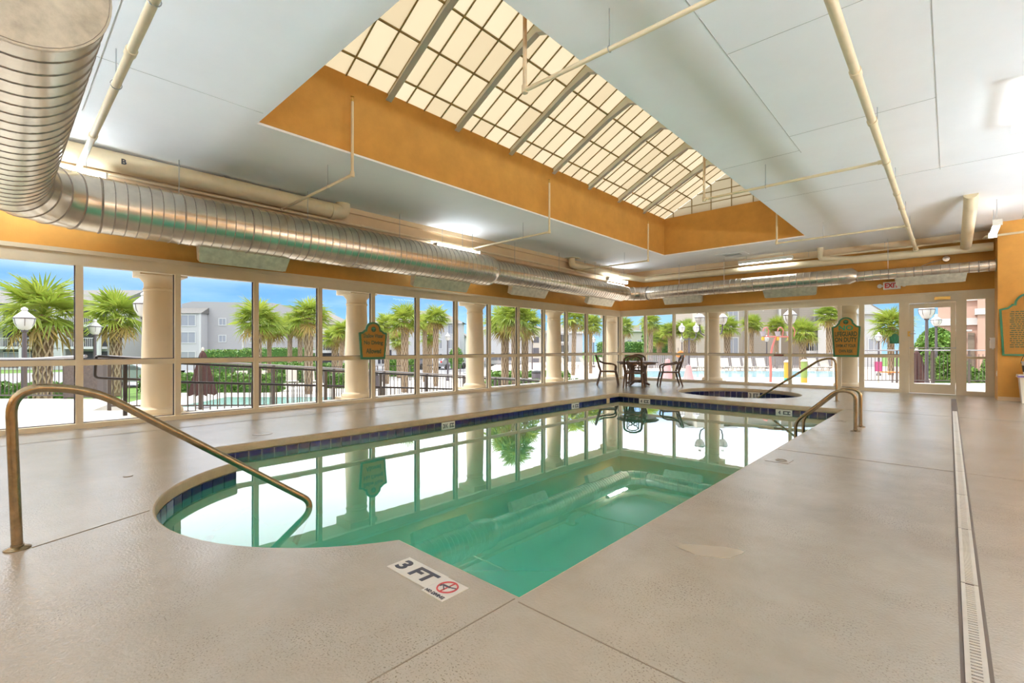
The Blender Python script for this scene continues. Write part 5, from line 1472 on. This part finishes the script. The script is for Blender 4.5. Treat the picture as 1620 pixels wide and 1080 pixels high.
def closed_umbrella(loc, label, s=1.0):
    e = empty('closed_umbrella', loc); tag(e, label, 'umbrella', 'closed maroon umbrellas'); e.scale = (s, s, s)
    MB().tube([(0, 0, 0), (0, 0, 2.4)], .025, 8).build('pole', 'rail_grey', e)
    n = 24; prof = [(.02, 2.32), (.10, 2.2), (.16, 1.95), (.24, 1.5), (.36, .9), (.42, .55), (.38, .5)]
    vs, fs = [], []
    for i, (r, z) in enumerate(prof):
        for j in range(n):
            k_ = 1 + (.22 if j % 3 == 0 else -.12) * min(1, i / 3)
            vs.append((r * k_ * math.cos(2 * PI * j / n), r * k_ * math.sin(2 * PI * j / n), z + (.07 if j % 3 else 0) * (i > 4)))
    for i in range(len(prof) - 1):
        for j in range(n): fs.append((i * n + j, i * n + (j + 1) % n, (i + 1) * n + (j + 1) % n, (i + 1) * n + j))
    MB().add(vs, fs).build('canopy', 'umbrella', e)
    MB().lathe([(.05, 2.3), (.06, 2.36), (.04, 2.42), (0, 2.46)], 12).build('finial', 'lounge_white', e, True)
    MB().lathe([(.28, 0), (.28, .06), (.05, .1)], 20).build('base', 'rail_grey', e)
closed_umbrella((-22.1, 5.6, L_), 'closed maroon umbrella standing beyond the ramp railing')
closed_umbrella((-1.0, 25.9, L_), 'closed maroon umbrella seen through the lower glass door', 1.0)
pa = empty('orange_parasol', (-15.97, 36.96, F_)); tag(pa, 'small open orange parasol under the twin lamp', 'umbrella')
MB().tube([(0, 0, 0), (0, 0, 1.85)], .025, 6).build('pole', 'rail_brown', pa); MB().lathe([(.36, 1.35), (.28, 1.55), (.14, 1.74), (0, 1.82)], 10).build('canopy', 'orange_cloth', pa, rot=(.35, .3, 0))
wb_ = empty('litter_bin', (-17.5, 21.1, L_)); tag(wb_, 'dark round litter bin between shaggy palms and slim lamp', 'bin')
MB().lathe([(.28, 0), (.31, .05), (.31, .95), (.27, 1.0)], 20).build('body', 'lamp_post', wb_, True); MB().lathe([(.31, .95), (.33, 1.0), (.30, 1.08), (0, 1.15)], 20).build('lid', 'black', wb_, True)
bq = empty('barbecue_grill', (-24.6, 14.4, L_)); tag(bq, 'dark grill behind the railing below the shallow water sign', 'grill')
MB().box(-.7, .7, -.35, .35, .1, .85).build('cabinet', 'lamp_post', bq); MB().prism([(-.35, .85), (-.3, 1.1), (.1, 1.2), (.35, .85)], -.65, .65, 'x').build('lid', 'black', bq)

# splash pad: bucket fountain, bollards, pink cones
bf = empty('bucket_fountain', (-7.04, 28.05, F_), YAW); tag(bf, 'coral bent-pole fountain with three tipping buckets', 'fountain')
MB().tube([(0, 0, 0), (.02, 0, .7), (-.02, 0, 1.3), (.10, 0, 1.9), (.27, 0, 2.42)], [.062, .06, .058, .052, .045], 14).build('pole', 'splash_coral', bf, True)
MB().tube([(-.38, 0, 2.42), (.95, 0, 2.42)], .035, 10).build('crossbar', 'splash_coral', bf, True)
for i, x in enumerate((-.40, .38, 1.0)):
    MB().tube([(x + .25, 0, 2.42), (x + .30, 0, 2.75), (x + .2, 0, 2.92), (x + .05, 0, 2.88), (x, 0, 2.72)], .03, 8).build('hook_arm', 'splash_coral', bf, True)
    bu = MB().lathe([(.09, 2.44), (.14, 2.68), (.15, 2.68), (.15, 2.70), (.12, 2.70), (.08, 2.46)], 16, (x, 0, 0)).build('bucket', 'bucket_grey', bf, True)
    MB().lathe([(.07, 2.22), (.085, 2.32), (.07, 2.42), (0, 2.44)], 12, (x, 0, 0)).build('spout', 'splash_yellow', bu, True)
def bollard(loc, label, segs, r=.15):
    e = empty('splash_bollard', loc); tag(e, label, 'bollard', 'striped splash pad bollards')
    z = 0
    for h, m in segs:
        MB().lathe([(r, z), (r, z + h)], 16).build('band', m, e, True); z += h
    MB().lathe([(r + .02, z), (r + .02, z + .04), (r * .6, z + .12), (0, z + .14)], 16).build('cap', 'lounge_white', e, True)
bollard((-6.51, 29.19, F_), 'yellow splash pad bollard with teal foot', ((.18, 'splash_teal'), (.85, 'splash_yellow')))
bollard((-5.61, 28.72, F_), 'green splash pad bollard with yellow foot', ((.25, 'splash_yellow'), (.85, 'splash_green')))
for (x, y, hgt, lab) in ((-12.0, 26.3, 1.15, 'tall pink water cone behind the patio chair'), (-11.1, 27.1, .8, 'low wide pink water cone under the twin lamp')):
    e = empty('water_cone', (x, y, F_)); tag(e, lab, 'fountain', 'pink splash pad cones')
    MB().lathe([(.33, 0), (.28, .1), (.17, hgt * .7), (.13, hgt), (0, hgt + .04)], 18).build('cone', 'splash_pink', e, True); MB().lathe([(.03, hgt), (.03, hgt + .1), (0, hgt + .1)], 8).build('nozzle', 'bucket_grey', e)
bm_ = empty('beach_ball', (-10.3, 27.6, F_)); tag(bm_, 'small dark half-round splash nozzle on the pad', 'nozzle')
bm_.name = 'splash_nozzle'
MB().lathe([(.22, 0), (.2, .1), (.1, .18), (0, .2)], 14).build('dome', 'splash_pink', bm_, True)

# slatted pool fence beyond the loungers
pf = empty('slat_fence', (-14.0, 43.5, F_), R(42.68)); tag(pf, 'weathered grey slat fence behind the pool loungers', 'fence')
slm = MB().box(-.07, .07, -.012, .012, .06, 1.35).mesh('slat', 'slat_grey')
for i in range(88): link('slat', slm, pf, (-7.6 + i * .185, 0, random.uniform(-.02, .02)))
for z in (.35, 1.05): MB().box(-7.7, 8.7, .012, .05, z - .04, z + .04).build('fence_rail', 'slat_grey', pf)
for i in range(8): MB().box(-7.75 + i * 2.33, -7.65 + i * 2.33, -.05, .05, 0, 1.45).build('post', 'slat_grey', pf)
# patio set seen past the railing by the door
tb = empty('cafe_table', (-1.9, 27.5, F_)); tag(tb, 'small terracotta topped cafe table past the terrace railing', 'table')
MB().lathe([(0, .7), (.5, .7), (.5, .74), (0, .75)], 20).build('table_top', 'orange_cloth', tb); MB().tube([(0, 0, .02), (0, 0, .7)], .04, 8).build('stem', 'rail_grey', tb); MB().lathe([(.3, 0), (.3, .03), (0, .05)], 16).build('foot', 'rail_grey', tb)
pb = empty('pink_notice', (-2.15, 24.6, F_)); tag(pb, 'pink notice board on a post past the terrace railing', 'sign')
MB().box(-.15, .15, -.02, .02, .85, 1.25).build('board', 'pink', pb, rot=(0, 0, YAW)); MB().box(-.03, .03, -.02, .02, 0, .85).build('post', 'lounge_white', pb)
